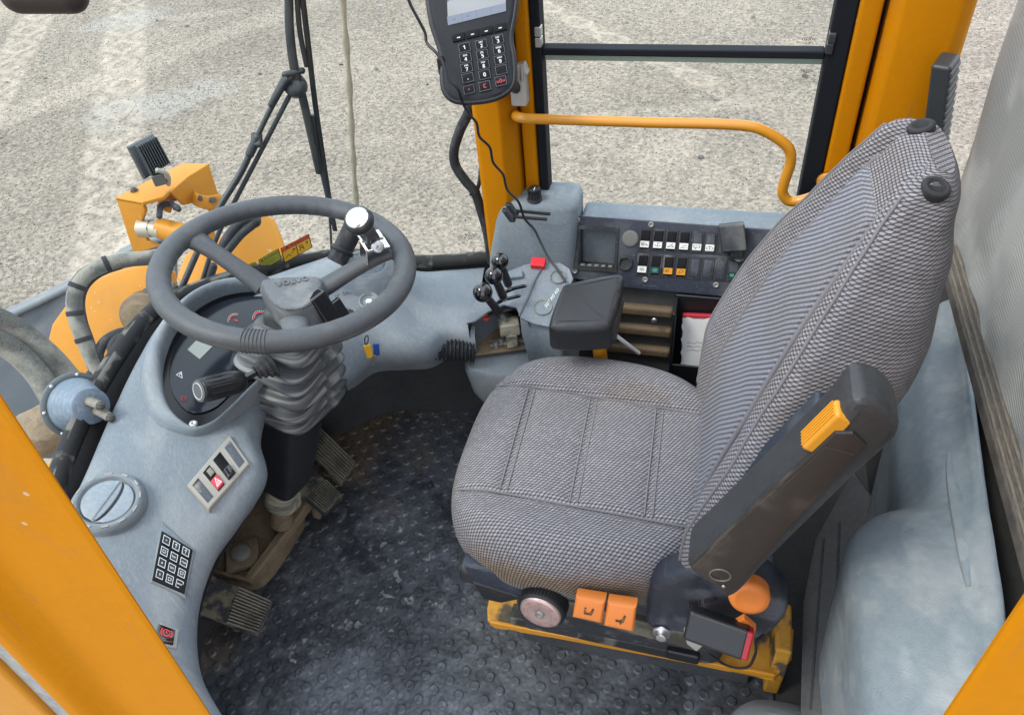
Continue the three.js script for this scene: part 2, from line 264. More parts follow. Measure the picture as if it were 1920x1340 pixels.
// ------------------------------------------------------------------ the yard
const GY = -1.6;
const TR = [[PY(243, -60, GY), PY(196, 470, GY), 0.3], [PY(120, -60, GY), PY(-150, 420, GY), 0.28], [PY(1040, 20, GY), PY(1420, 200, GY), 0.16]];
const PATCH = [[PY(235, 40, GY), 0.55], [PY(285, 200, GY), 0.6], [PY(365, 172, GY), 0.42]];
const gravelTex = texture(2048, (u, v) => { // 14 m: grit, dusty wheel tracks, pale lime patches
  const f = fbm(u, v, 512, 2, 701), c = fbm(u, v, 10, 6, 703), g1 = vn(u * 700, v * 700, 700, 705);
  const tr = (a, b, w, s) => { const q = u * a + v * b + 0.015 * (fbm(u, v, 6, 3, s) - 0.5), m = Math.abs(((q % 1) + 1) % 1 - 0.5); return ss(w, w * 0.55, m) * ss(0.3, 0.6, fbm(u, v, 12, 4, s + 2)); };
  const X = 14 * u - 14, Z = 14 * v - 14, wob = 0.16 * (fbm(u, v, 20, 4, 751) - 0.5);
  let t = 0.5 * Math.max(tr(2, 1, 0.05, 711), tr(1, 3, 0.035, 721)), p = 0;
  for (const [a, b, w] of TR) { const dx = b.x - a.x, dz = b.z - a.z, L = Math.hypot(dx, dz), s = ((X - a.x) * dx + (Z - a.z) * dz) / L, e = ((X - a.x) * dz - (Z - a.z) * dx) / L + wob; const band = ss(w, w * 0.7, Math.abs(e)); t = Math.max(t, band * (0.55 + 0.45 * Math.sin((Math.abs(e) * 26 + 3 * Math.sin(s * 9)))) * ss(0.25, 0.55, fbm(u, v, 30, 4, 755) + 0.15)); }
  for (const [c, r] of PATCH) { const e = Math.hypot((X - c.x) * 0.8, Z - c.z) / r + 1.5 * (fbm(u, v, 40, 5, 761) - 0.5); p = Math.max(p, ss(1.1, 0.2, e) * ss(0.25, 0.5, f + 0.15)); }

  const k = 0.54 + 0.5 * (f - 0.5) + 0.25 * (g1 - 0.5) * (1 - 0.6 * t) + 0.34 * (c - 0.5) + 0.26 * t;
  const q = clamp(k, 0.1, 1);
  return [mix(0.415 * q, 0.31, p * 0.55), mix(0.35 * q, 0.295, p * 0.55), mix(0.275 * q, 0.265, p * 0.55)];
});
const gravelH = texture(1024, (u, v) => 0.6 * fbm(u, v, 160, 2, 741) + 0.4 * vn(u * 300, v * 300, 300, 743), false);
const groundMat = M({ map: sized(gravelTex, 14), bumpMap: sized(gravelH, 4), bumpScale: 0.004, roughness: 0.95 });
const ground = structure('ground', boxUV(new THREE.PlaneGeometry(160, 160, 1, 1).rotateX(-Math.PI / 2).translate(0, GY, 0)), groundMat);
{ // loose stones
  const g = new THREE.IcosahedronGeometry(1, 0), p = g.attributes.position; for (let i = 0; i < p.count; i++) { const x = p.getX(i), y = p.getY(i), z = p.getZ(i), k = 0.75 + 0.5 * n3(x * 2 + 9, y * 2 + 5, z * 2 + 3); p.setXYZ(i, x * k, y * k * 0.6, z * k); }
  g.computeVertexNormals();
  const n = 240000, im = new THREE.InstancedMesh(g, M({ color: lin(1, 1, 1), roughness: 0.95 }), n), m = new THREE.Matrix4(), q = new THREE.Quaternion(), c = new THREE.Color(), up = V();
  const r = rngOf(9);
  for (let i = 0; i < n; i++) {
    const d = 1.4 + 11.5 * Math.pow(r(), 0.62), a = -2.72 + r() * 2.35; // round the visible side of the cab
    const px = Math.cos(a) * d - 0.6, pz = Math.sin(a) * d - 0.7, big = r(); const s = big > 0.9993 ? 0.016 + 0.016 * r() : 0.0032 + 0.0065 * r() * r();
    up.set(r() - 0.5, r() - 0.5, r() - 0.5).normalize(); q.setFromAxisAngle(up, r() * 6);
    m.compose(V(Math.cos(a) * d - 0.6, GY + s * 0.25, Math.sin(a) * d - 0.7), q, V(s * (0.8 + 0.6 * r()), s, s)); im.setMatrixAt(i, m);
    let keep = 1; for (const [A, B, w] of TR) { const dx = B.x - A.x, dz = B.z - A.z, e = Math.abs((px - A.x) * dz - (pz - A.z) * dx) / Math.hypot(dx, dz); if (e < w && r() < 0.75) keep = 0; }
    if (!keep) { m.makeScale(0.001, 0.001, 0.001).setPosition(px, GY - 0.02, pz); im.setMatrixAt(i, m); }
    const k = r(), t = k < 0.22 ? 0.075 + 0.06 * r() : k < 0.75 ? 0.155 + 0.1 * r() : 0.25 + 0.1 * r(); im.setColorAt(i, c.setRGB(t * 1.05, t * (0.95 + 0.03 * r()), t * (0.8 + 0.1 * r())));
  }
  im.name = 'gravel_stones'; im.userData = { kind: 'stuff', label: 'loose gravel stones strewn over the pale yard', category: 'gravel' }; im.castShadow = im.receiveShadow = true; scene.add(im);
}
// ------------------------------------------------------------------ cab shell: floor, walls below the windows
const wallTex = texture(512, (u, v) => { const a = fbm(u, v, 7, 6, 771), b = fbm(u, v, 90, 2, 773) - 0.5; return [0.036 + 0.03 * a + 0.02 * b, 0.037 + 0.029 * a + 0.02 * b, 0.039 + 0.026 * a + 0.02 * b]; });
const wallDark = M({ map: sized(wallTex, 0.5), roughness: 0.8 });
structure('cab_floor', boxAt(-0.28, -0.035, -0.86, 1.5, 0.05, 1.28, 0.004), wallDark);
structure('cab_wall_right', boxAt(-0.04, 0.26, -1.505, 0.92, 0.62, 0.03, 0.004), wallDark);
structure('cab_wall_rear', boxAt(0.455, 0.30, -0.86, 0.03, 0.72, 1.26, 0.004), wallDark);
// ------------------------------------------------------------------ pillars, posts, windows
function prism(pts, y0, y1, lean = [0, 0], bevel = 0.004) { // plan outline [x, z], upright with rounded long edges; lean = shift of the top
  const s = new THREE.Shape(pts.map(([x, z]) => new THREE.Vector2(x, -z)));
  const g = new THREE.ExtrudeGeometry(s, { depth: y1 - y0, steps: 8, bevelEnabled: bevel > 0, bevelSize: bevel, bevelOffset: -bevel, bevelThickness: bevel, bevelSegments: 2 });
  g.rotateX(-Math.PI / 2).translate(0, y0, 0);
  const p = g.attributes.position; for (let i = 0; i < p.count; i++) { const t = (p.getY(i) - y0) / (y1 - y0); p.setX(i, p.getX(i) + lean[0] * t); p.setZ(i, p.getZ(i) + lean[1] * t); }
  g.computeVertexNormals(); return boxUV(g);
}
const rounded = (pts, r) => { const out = [], n = pts.length; for (let i = 0; i < n; i++) { const p = pts[i], a = pts[(i + n - 1) % n], b = pts[(i + 1) % n]; const d1 = Math.hypot(a[0] - p[0], a[1] - p[1]), d2 = Math.hypot(b[0] - p[0], b[1] - p[1]), k = Math.min(r, d1 / 2.2, d2 / 2.2); const P = [p[0] + (a[0] - p[0]) / d1 * k, p[1] + (a[1] - p[1]) / d1 * k], Q = [p[0] + (b[0] - p[0]) / d2 * k, p[1] + (b[1] - p[1]) / d2 * k]; for (let j = 0; j <= 4; j++) { const t = j / 4; out.push([(1 - t) * (1 - t) * P[0] + 2 * t * (1 - t) * p[0] + t * t * Q[0], (1 - t) * (1 - t) * P[1] + 2 * t * (1 - t) * p[1] + t * t * Q[1]]); } } return out; };
const smoothSides = (g) => toCreasedNormals(g, 0.5);
{
  const t = thing('front_pillar', 'yellow steel front pillar behind the black keypad terminal', 'pillar', V(-0.43, 0.42, -1.41));
  put('post', smoothSides(prism(rounded([[-0.474, -1.362], [-0.418, -1.354], [-0.397, -1.395], [-0.397, -1.462], [-0.482, -1.462], [-0.482, -1.375]], 0.012), 0.42, 1.96)), yellowIn, t);
  put('joint_filler', boxAt(-0.394, 1.13, -1.448, 0.008, 1.4, 0.02, 0.002), deepBlack, t);
  put('door_stop_strip', smoothSides(prism(rounded([[-0.391, -1.404], [-0.3635, -1.404], [-0.3635, -1.455], [-0.391, -1.455]], 0.006), 0.42, 1.96)), yellowIn, t);
}
{
  const t = thing('rear_pillar', 'broad yellow steel pillar beside the seat backrest', 'pillar', V(0.3, 0.42, -1.42));
  put('post', smoothSides(prism(rounded([[0.245, -1.395], [0.258, -1.372], [0.345, -1.365], [0.368, -1.385], [0.375, -1.462], [0.245, -1.462]], 0.014), 0.42, 1.96)), yellowIn, t);
  put('joint_filler', boxAt(0.2405, 1.13, -1.448, 0.012, 1.4, 0.02, 0.002), deepBlack, t);
  put('door_stop_strip', smoothSides(prism(rounded([[0.2, -1.404], [0.236, -1.404], [0.236, -1.455], [0.2, -1.455]], 0.006), 0.42, 1.96)), yellowIn, t);
}
{ // door posts on the near side
  const t = thing('door_post', 'yellow door post filling the lower left corner', 'door post', V(-0.55, 0.3, -0.28));
  put('post', smoothSides(prism(rounded([[-0.502, -0.25], [-0.652, -0.25], [-0.672, -0.225], [-0.70, -0.225], [-0.73, -0.35], [-0.70, -0.35]], 0.014), 0.35, 1.96, [0.14, 0])), yellowIn, t);
  put('seal_strip', smoothSides(prism(rounded([[-0.703, -0.232], [-0.735, -0.232], [-0.735, -0.29], [-0.703, -0.29]], 0.004), 0.35, 1.96, [0.14, 0])), M({ map: sized(shelfTex, 0.12), roughness: 0.35, metalness: 0.6, color: lin(1.5, 1.5, 1.5) }), t);
  put('door_edge', smoothSides(prism(rounded([[-0.739, -0.225], [-0.86, -0.225], [-0.86, -0.28], [-0.739, -0.28]], 0.006), 0.35, 1.96, [0.14, 0])), yellowOut, t);
  const u = thing('door_post', 'yellow door post in the lower right corner', 'door post', V(0.25, 0.3, -0.28));
  put('post', smoothSides(prism(rounded([[0.178, -0.25], [0.36, -0.25], [0.36, -0.35], [0.27, -0.35]], 0.014), 0.2, 1.96, [-0.02, 0])), yellowIn, u);
}
{ // right hand window: black seals, divider, two panes with etched maker's mark
  const t = thing('side_window', 'tall side window in two panes with black rubber seal', 'window', V(-0.09, 0.6, -1.43));
  const seal = M({ color: lin(0.008, 0.01, 0.014), roughness: 0.7, specularIntensity: 0.35 });
  put('seal', boxAt(-0.3525, 1.26, -1.432, 0.019, 1.4, 0.04, 0.004), seal, t);
  put('seal', boxAt(0.1805, 1.26, -1.432, 0.036, 1.4, 0.04, 0.004), seal, t);
  put('bottom_seal', boxAt(-0.09, 0.612, -1.432, 0.5, 0.02, 0.036, 0.004), seal, t);
  put('divider', boxAt(-0.09, 0.989, -1.43, 0.503, 0.0135, 0.03, 0.003), seal, t);
  put('glass_edge', boxAt(-0.09, 0.974, -1.4365, 0.502, 0.015, 0.006, 0.001), M({ color: lin(0.42, 0.52, 0.46), roughness: 0.3, transmission: 0.4, thickness: 0 }), t);
  const lower = put('pane', boxUV(new THREE.PlaneGeometry(0.502, 0.345).translate(-0.09, 0.795, -1.428)), glassPane, t);
  const upper = put('pane', boxUV(new THREE.PlaneGeometry(0.502, 0.96).translate(-0.09, 1.477, -1.44)), glassPane, t);
  const etched = (mirror) => canvasTex(256, 192, (g, w, h) => { g.clearRect(0, 0, w, h); if (mirror) { g.translate(w, 0); g.scale(-1, 1); } g.fillStyle = 'rgba(50,55,60,0.85)'; g.font = 'bold 52px sans-serif'; g.textAlign = 'center'; g.fillText('VOLVO', 128, 50); g.font = '22px sans-serif'; g.fillStyle = 'rgba(50,55,60,0.6)'; g.fillText('TEMPERLITE', 128, 92); g.fillText('43R - 00086', 138, 150); g.fillText('AS2 M', 138, 178); g.strokeStyle = 'rgba(50,55,60,0.6)'; g.lineWidth = 4; g.beginPath(); g.arc(34, 145, 20, 0, 7); g.stroke(); g.beginPath(); g.arc(24, 86, 11, 0, 7); g.stroke(); });
  const mk = (name, pane, px, z, tex) => put(name, quad(...px.map(([u, v]) => PZ(u, v, z))), printMat(tex), pane);
  mk('etched_mark', upper, [[1498, 68], [1537, 68], [1535, 98], [1496, 98]], -1.437, etched(true));
  mk('etched_mark', lower, [[1493, 128], [1533, 128], [1530, 158], [1491, 158]], -1.425, etched(true));
  for (const [u, v] of [[1561, 72], [1556, 92], [1008, 60], [1009, 80]]) { const p = PZ(u, v, -1.41); put('clip', boxAt(p.x, p.y, p.z - 0.008, 0.012, 0.018, 0.02, 0.002), u > 1500 ? blackPlastic : steel, t); }
}
{ // grab rail
  const z = -1.345, P = (u, v, dz = 0) => PZ(u, v, z + dz);
  const t = thing('grab_rail', 'bent yellow grab rail across the side window', 'handrail', P(1470, 380));
  put('rail', tube([P(966, 214, -0.055), P(971, 219, -0.012), P(984, 222), P(1010, 223), P(1200, 229), P(1400, 236), P(1428, 243), P(1462, 262), P(1480, 280), P(1483, 302), P(1470, 345), P(1468, 362), P(1478, 376), P(1495, 377), P(1530, 366), P(1547, 354, -0.02), P(1550, 340, -0.055)], 0.0098, 180, 14), yellowBar, t);
  put('foot', lathe([[0, 0], [0.02, 0], [0.017, 0.008], [0.0, 0.009]], P(1551, 339, -0.058), V(0, 0, 1)), yellowBar, t);
}
// ------------------------------------------------------------------ windscreen
const scrBase = spline([V(-0.500, 0.50, -1.415), V(-0.654, 0.50, -1.357 - 0.02), V(-0.84, 0.53, -1.335), V(-0.96, 0.57, -1.21), V(-1.025, 0.61, -1.08), V(-1.06, 0.635, -0.96), V(-1.045, 0.635, -0.80), V(-1.01, 0.63, -0.66), V(-0.965, 0.615, -0.53), V(-0.87, 0.58, -0.37), V(-0.71, 0.5, -0.275)], 80);
{ // bulkhead below the glass, following its curve
  const low = scrBase.map((p) => V(p.x, -0.03, p.z)), inn = (r) => r.map((p) => V(p.x * 0.985 + 0.0, p.y, -0.84 + (p.z + 0.84) * 0.985));
  const top = scrBase.map((p) => p.clone().add(V(0, -0.01, 0)));
  structure('cab_wall_front', loft([low, top, inn(top), inn(low)].map((r) => r), false), wallDark);
}
const scrTop = scrBase.map((p) => V(-0.45 + (p.x + 0.45) * 0.85, 1.95, -0.84 + (p.z + 0.84) * 0.97));
const screen = thing('windscreen', 'curved windscreen wrapping round the dashboard', 'windscreen', V(-1.06, 0.5, -0.85));
const pane = put('pane', loft(Array.from({ length: 9 }, (_, j) => scrBase.map((p, i) => p.clone().lerp(scrTop[i], j / 8))), false), glassPane, screen);
{
  const J = [[641, -20], [648, 60], [655, 150], [661, 260], [667, 360], [675, 430]].map(([u, v]) => hit(pane, u, v).p.addScaledVector(AX_F, -0.006));
  const sealTex = texture(256, (u, v) => { const a = fbm(u, v, 6, 5, 811); return [0.34 + 0.2 * a, 0.31 + 0.19 * a, 0.22 + 0.16 * a]; });
  put('joint_seal', sweep(J, (t) => 0.006 + 0.0012 * Math.sin(t * 40), () => 0.004, V(0.5, 0.1, 0.86), 60, 10), M({ map: sized(sealTex, 0.1), roughness: 0.5, transmission: 0.15, thickness: 0 }), screen);
  const gasketTex = texture(512, (u, v) => { const a = ss(0.55, 0.68, fbm(u, v, 9, 6, 821)); return [mix(0.009, 0.12, a), mix(0.009, 0.115, a), mix(0.01, 0.1, a)]; });
  put('gasket', tube(scrBase.map((p) => p.clone().add(V(0.004, 0.004, 0))), 0.017, 160, 10), M({ map: sized(gasketTex, 0.35), roughness: 0.75 }), screen);
  const c = [[868, 437], [900, 437], [898, 464], [866, 464]].map(([u, v]) => hit(pane, u, v).p.addScaledVector(AX_F, -0.003));
  put('etched_mark', quad(...c), printMat(canvasTex(256, 192, (g) => { g.fillStyle = 'rgba(45,50,55,0.9)'; g.font = 'bold 52px sans-serif'; g.textAlign = 'center'; g.fillText('VOLVO', 128, 46); g.font = 'bold 24px sans-serif'; g.fillText('SECURIT', 128, 82); g.strokeStyle = 'rgba(45,50,55,0.6)'; g.lineWidth = 4; g.beginPath(); g.arc(60, 125, 24, 0, 7); g.stroke(); g.fillStyle = 'rgba(45,50,55,0.6)'; g.fillText('43R-000', 160, 130); g.fillText('AS1 M', 150, 170); })), pane);
}
{ // wiper, outside the glass
  const W = (u, v, off = 0.05) => { const h = hit(pane, u, v).p; return h.addScaledVector(sight(u, v).normalize(), off); };
  const t = thing('windscreen_wiper', 'black pantograph wiper with long blade in front of the windscreen', 'wiper', W(345, 545));
  const pt = M({ color: lin(0.02, 0.024, 0.028), roughness: 0.4 });
  put('arm', join([tube([W(340, 540), W(352, 512), W(400, 408), W(452, 322), W(470, 285)], 0.0068, 40, 8), tube([W(468, 288), W(482, 258)], 0.0095, 6, 8), tube([W(482, 256), W(500, 218), W(512, 195)], 0.0055, 14, 8), sweep([W(507, 200), W(520, 175), W(538, 143)], (q) => 0.007 + 0.006 * q, () => 0.008, V(0, 1, 0.2), 8, 8)]), pt, t);
  put('clip', boxIn(W(481, 262), AX_R, AX_D.clone().negate(), AX_F.clone().negate(), 0.022, 0.03, 0.014, 0.004), pt, t);
  put('parallel_rod', tube([W(376, 535), W(404, 450), W(434, 388), W(480, 300), W(541, 182)], 0.0052, 40, 8), pt, t);
  put('pivot_head', join([lathe([[0, -0.008], [0.024, -0.008], [0.024, 0.006], [0.01, 0.01], [0, 0.01]], W(553, 160), AX_F.clone().negate()), tube([W(534, 140), W(566, 132)], 0.007, 4, 8)]), pt, t);
  put('blade_holder', join([sweep([W(541, -12), W(543, 60), W(552, 130), W(565, 175), W(582, 250), W(598, 325)], (q) => 0.011 - 0.004 * Math.abs(q - 0.4), () => 0.005, V(0, 0.2, 1), 30, 8), sweep([W(556, -12), W(562, 60), W(575, 125)], () => 0.006, () => 0.004, V(0, 0.2, 1), 14, 8), sweep([W(585, 215), W(594, 280), W(610, 350), W(622, 405)], () => 0.0065, () => 0.004, V(0, 0.2, 1), 14, 8)]), pt, t);
  put('blade', sweep([W(566, -12), W(577, 80), W(590, 190), W(606, 300), W(620, 390), W(628, 432)], () => 0.0065, () => 0.004, V(0, 0.2, 1), 40, 8), deepBlack, t);
  put('washer_tube', tube([W(612, 330, 0.06), W(618, 410, 0.055), W(622, 478, 0.03)], 0.0028, 20, 6), pt, t);
}
// ------------------------------------------------------------------ dashboard
const dash = thing('dashboard', 'grey moulded dashboard wrapping round the steering column', 'dashboard', V(-0.85, 0.45, -0.9));
const ST = [ // outer edge, inner lip: sight line and height of each section, and how much the section bulges
  [[40, 1310, 0.575], [470, 1420, 0.49], 0.014], [[52, 1180, 0.60], [412, 1335, 0.50], 0.016], [[92, 1040, 0.612], [366, 1245, 0.515], 0.018], [[128, 950, 0.618], [362, 1130, 0.53], 0.02], [[160, 880, 0.622], [398, 1022, 0.545], 0.02],
  [[196, 795, 0.628], [455, 940, 0.555], 0.02], [[228, 725, 0.632], [494, 878, 0.56], 0.02], [[258, 668, 0.635], [482, 810, 0.565], 0.02], [[296, 608, 0.637], [500, 745, 0.565], 0.02],
  [[345, 566, 0.632], [530, 715, 0.565], 0.03], [[410, 540, 0.617], [570, 705, 0.56], 0.045], [[490, 524, 0.59], [610, 704, 0.555], 0.055], [[575, 497, 0.56], [650, 690, 0.545], 0.06], [[650, 480, 0.535], [694, 660, 0.54], 0.068], [[722, 488, 0.515], [745, 656, 0.54], 0.06],
  [[785, 508, 0.49], [800, 652, 0.53], 0.03], [[845, 505, 0.485], [842, 628, 0.525], 0.015], [[910, 500, 0.485], [890, 634, 0.52], 0.012]];
function dashGrid(nu, nv) {
  const cols = [[], [], [], [], [], [], []];
  for (const [o, c, b] of ST) {
    const O = PY(...o), C = PY(...c), d = C.clone().sub(O), L = d.length(), out = V(d.x, 0, d.z).normalize();
    cols[0].push(O.clone().add(V(0, -0.05, 0)));
    cols[1].push(O.clone().addScaledVector(out, 0.004));
    cols[2].push(O.clone().addScaledVector(d, 0.3).add(V(0, b, 0)));
    cols[3].push(O.clone().addScaledVector(d, 0.65).add(V(0, b * 0.9, 0)));
    cols[4].push(C.clone().addScaledVector(out, -0.012).add(V(0, 0.006, 0)));
    cols[5].push(C.clone().addScaledVector(out, -0.002).add(V(0, -0.022, 0)));
    cols[6].push(C.clone().addScaledVector(out, -0.05).add(V(0, -0.10, 0)));
  }
  const long = cols.map((c) => spline(c, nu)), rows = [];
  for (let i = 0; i <= nu; i++) rows.push(spline(long.map((c) => c[i]), nv));
  return rows;
}
const dashBody = put('body', loft(dashGrid(110, 44), false), greyPlastic, dash);
const onDash = (u, v, lift = 0) => { const h = hit(dashBody, u, v); return h.p.addScaledVector(h.n, lift); };
// dark pocket behind and under the dash
const under = (k, dy) => spline(ST.map(([o, c]) => { const O = PY(...o), C = PY(...c); return C.clone().lerp(O, k).setY(C.y + dy); }), 60);
put('lower_cover', loft([under(0.16, -0.095), under(0.45, -0.13), under(0.8, -0.16)], false), wallDark, dash);
{ // instrument pod: raised hood ring with a sunk dial face
  const rim = [[470, 548], [420, 556], [372, 580], [332, 622], [310, 670], [304, 715], [312, 758], [338, 792], [366, 806], [398, 796], [432, 768], [462, 738], [500, 700], [535, 660], [560, 620], [565, 585], [545, 558], [510, 548]];
  const base = rim.slice(0, 12).map(([u, v]) => hit(dashBody, u, v).p), c = V(); base.forEach((p) => c.add(p)); c.divideScalar(base.length);
  let n = V(); base.forEach((p, i) => n.add(p.clone().sub(c).cross(base[(i + 1) % base.length].clone().sub(c)))); n.normalize(); if (n.y < 0) n.negate(); c.addScaledVector(n, 0.013);
  const flat = rim.map(([u, v]) => PP(u, v, c, n)), sp = spline(flat, 120, true).slice(0, -1);
  const outw = sp.map((p) => p.clone().sub(c).projectOnPlane(n).normalize());
  // height of the hood: high at the far left, low near the operator
  const fw = V(-1, 0, -0.35).projectOnPlane(n).normalize();
  const ht = outw.map((o) => 0.012 + 0.03 * ss(-0.2, 0.9, o.dot(fw)));
  const rgt = V(1, 0, 0.1).projectOnPlane(n).normalize(), slim = outw.map((o) => 1 - 0.8 * ss(0.05, 0.6, o.dot(rgt)));
  const prof = [[0.046, -0.045], [0.038, -0.012], [0.026, 0.65], [0.012, 1.0], [0.002, 0.92], [-0.001, 0.5], [-0.002, -0.012]];
  const rings = prof.map(([off, k]) => sp.map((p, i) => p.clone().addScaledVector(outw[i], off * (off > 0 ? slim[i] : 1)).addScaledVector(n, typeof k === 'number' && k < 0 ? k : ht[i] * k)));
  const fine = []; for (let i = 0; i < sp.length; i++) fine.push(spline(rings.map((r) => r[i]), 20));
  put('pod_hood', loft(Array.from({ length: 21 }, (_, j) => fine.map((f) => f[j])), true, false, false), greyPlastic, dash);
  const face = plate(sp.map((p, i) => p.clone().addScaledVector(outw[i], 0.006)), 0.006, { n, bevel: 0 });
  const cl = put('instrument_cluster', face.translate(n.x * 0.003, n.y * 0.003, n.z * 0.003), M({ color: lin(0.004, 0.0045, 0.006), roughness: 0.22, specularIntensity: 0.7 }), dash);
  const P = (u, v, l = 0.0045) => PP(u, v, c, n).addScaledVector(n, l);
  put('lens', plate(spline([[462, 560], [410, 572], [360, 608], [326, 660], [318, 712], [330, 752], [362, 778], [400, 770], [440, 735], [500, 690], [560, 640], [570, 600], [530, 566]].map(([u, v]) => P(u, v, 0.0062)), 60, true).slice(0, -1), 0.0018, { n, bevel: 0.0006 }), M({ color: lin(0.012, 0.015, 0.021), roughness: 0.12, specularIntensity: 0.7 }), cl);
  put('display', plate([[352, 660], [376, 635], [402, 651], [375, 678]].map(([u, v]) => P(u, v, 0.0072)), 0.001, { n, bevel: 0 }), M({ color: lin(0.23, 0.25, 0.23), roughness: 0.25 }), cl);
  const ink = (draw, px, name) => put(name, quad(...px.map(([u, v]) => P(u, v, 0.0075))), printMat(canvasTex(128, 128, draw), { roughness: 0.4 }), cl);
  const gauge = (g) => { g.strokeStyle = '#d5413c'; g.lineWidth = 9; g.beginPath(); g.arc(75, 80, 46, Math.PI, Math.PI * 1.7); g.stroke(); g.strokeStyle = '#e9e4df'; g.lineWidth = 6; g.setLineDash([6, 12]); g.beginPath(); g.arc(75, 80, 62, Math.PI * 0.95, Math.PI * 1.75); g.stroke(); g.setLineDash([]); g.strokeStyle = '#e0453a'; g.lineWidth = 8; g.beginPath(); g.moveTo(75, 80); g.lineTo(108, 96); g.stroke(); };
  ink(gauge, [[424, 592], [448, 588], [450, 612], [426, 616]], 'gauge'); ink(gauge, [[470, 586], [496, 582], [498, 608], [472, 612]], 'gauge');
  ink((g) => { g.strokeStyle = '#d9dbdd'; g.lineWidth = 8; g.beginPath(); g.moveTo(64, 14); g.lineTo(112, 104); g.lineTo(16, 104); g.closePath(); g.stroke(); g.lineWidth = 10; g.beginPath(); g.moveTo(64, 44); g.lineTo(64, 76); g.stroke(); g.fillStyle = '#d9dbdd'; g.fillRect(59, 84, 10, 10); }, [[333, 697], [350, 705], [343, 717], [329, 709]], 'warning_symbol');
  ink((g) => { g.strokeStyle = '#8c2724'; g.lineWidth = 9; g.strokeRect(22, 40, 84, 54); g.beginPath(); g.moveTo(40, 40); g.lineTo(40, 26); g.moveTo(88, 40); g.lineTo(88, 26); g.moveTo(36, 66); g.lineTo(56, 66); g.moveTo(72, 66); g.lineTo(92, 66); g.moveTo(82, 56); g.lineTo(82, 76); g.stroke(); }, [[340, 743], [354, 745], [351, 760], [337, 757]], 'battery_symbol');
  put('screw', lathe([[0.0075, 0], [0.0075, 0.002], [0.005, 0.004], [0.0025, 0.004], [0.002, 0.002], [0, 0.002]], P(363, 798, 0.004), n, 20), steel, cl);
}
{ // four-bay rocker panel
  const c4 = [[430, 820], [466, 872], [391, 960], [350, 913]].map(([u, v]) => onDash(u, v, 0.009));
  const lerp2 = (a, b) => c4[0].clone().lerp(c4[1], a).lerp(c4[3].clone().lerp(c4[2], a), b); // a across, b along
  const n = c4[1].clone().sub(c4[0]).cross(c4[3].clone().sub(c4[0])).normalize(); if (n.y < 0) n.negate();
  const frameTex = M({ color: lin(0.3, 0.285, 0.25), roughness: 0.7 });
  const bay = (k, m0, m1, a0 = 0.09, a1 = 0.91) => [lerp2(a0, (k + m0) / 4), lerp2(a1, (k + m0) / 4), lerp2(a1, (k + m1) / 4), lerp2(a0, (k + m1) / 4)];
  const p = put('switch_frame', plate(c4, 0.022, { n, holes: [0, 1, 2, 3].map((k) => bay(k, 0.12, 0.88)) }), frameTex, dash);
  for (let k = 0; k < 4; k++) {
    const filled = k === 0 || k === 3;
    const q = bay(k, 0.14, 0.86, 0.11, 0.89).map((x) => x.addScaledVector(n, filled ? -0.001 : 0.0005));
    const r = put(filled ? 'blank_cover' : 'rocker_switch', plate(q, 0.014, { n, bevel: 0.002 }), filled ? M({ map: sized(panelTex, 0.1), color: lin(3.6, 3.2, 2.4), roughness: 0.7 }) : rockerBlack, p);
    if (k === 2) { const b = bay(k, 0.2, 0.8, 0.5, 0.84).map((x) => x.addScaledVector(n, 0.005)); const lit = put('hazard_button', plate(b, 0.006, { n }), M({ color: lin(0.5, 0.035, 0.055), roughness: 0.4 }), r); put('hazard_triangle', quad(b[3], b[0], b[1], b[2], 0.0008), printMat(canvasTex(128, 128, (g) => { g.strokeStyle = '#f4d8d8'; g.lineWidth = 9; g.beginPath(); g.moveTo(64, 22); g.lineTo(106, 100); g.lineTo(22, 100); g.closePath(); g.stroke(); g.lineWidth = 6; g.beginPath(); g.moveTo(64, 56); g.lineTo(82, 88); g.lineTo(46, 88); g.closePath(); g.stroke(); })), r); put('lens_window', plate(bay(k, 0.25, 0.6, 0.2, 0.42).map((x) => x.addScaledVector(n, 0.003)), 0.004, { n }), M({ color: lin(0.2, 0.2, 0.17), roughness: 0.4 }), r); }
    if (k === 1) put('rocker_bump', plate(bay(k, 0.22, 0.8, 0.58, 0.86).map((x) => x.addScaledVector(n, 0.007)), 0.008, { n, bevel: 0.003 }), gloss, r);
  }
}
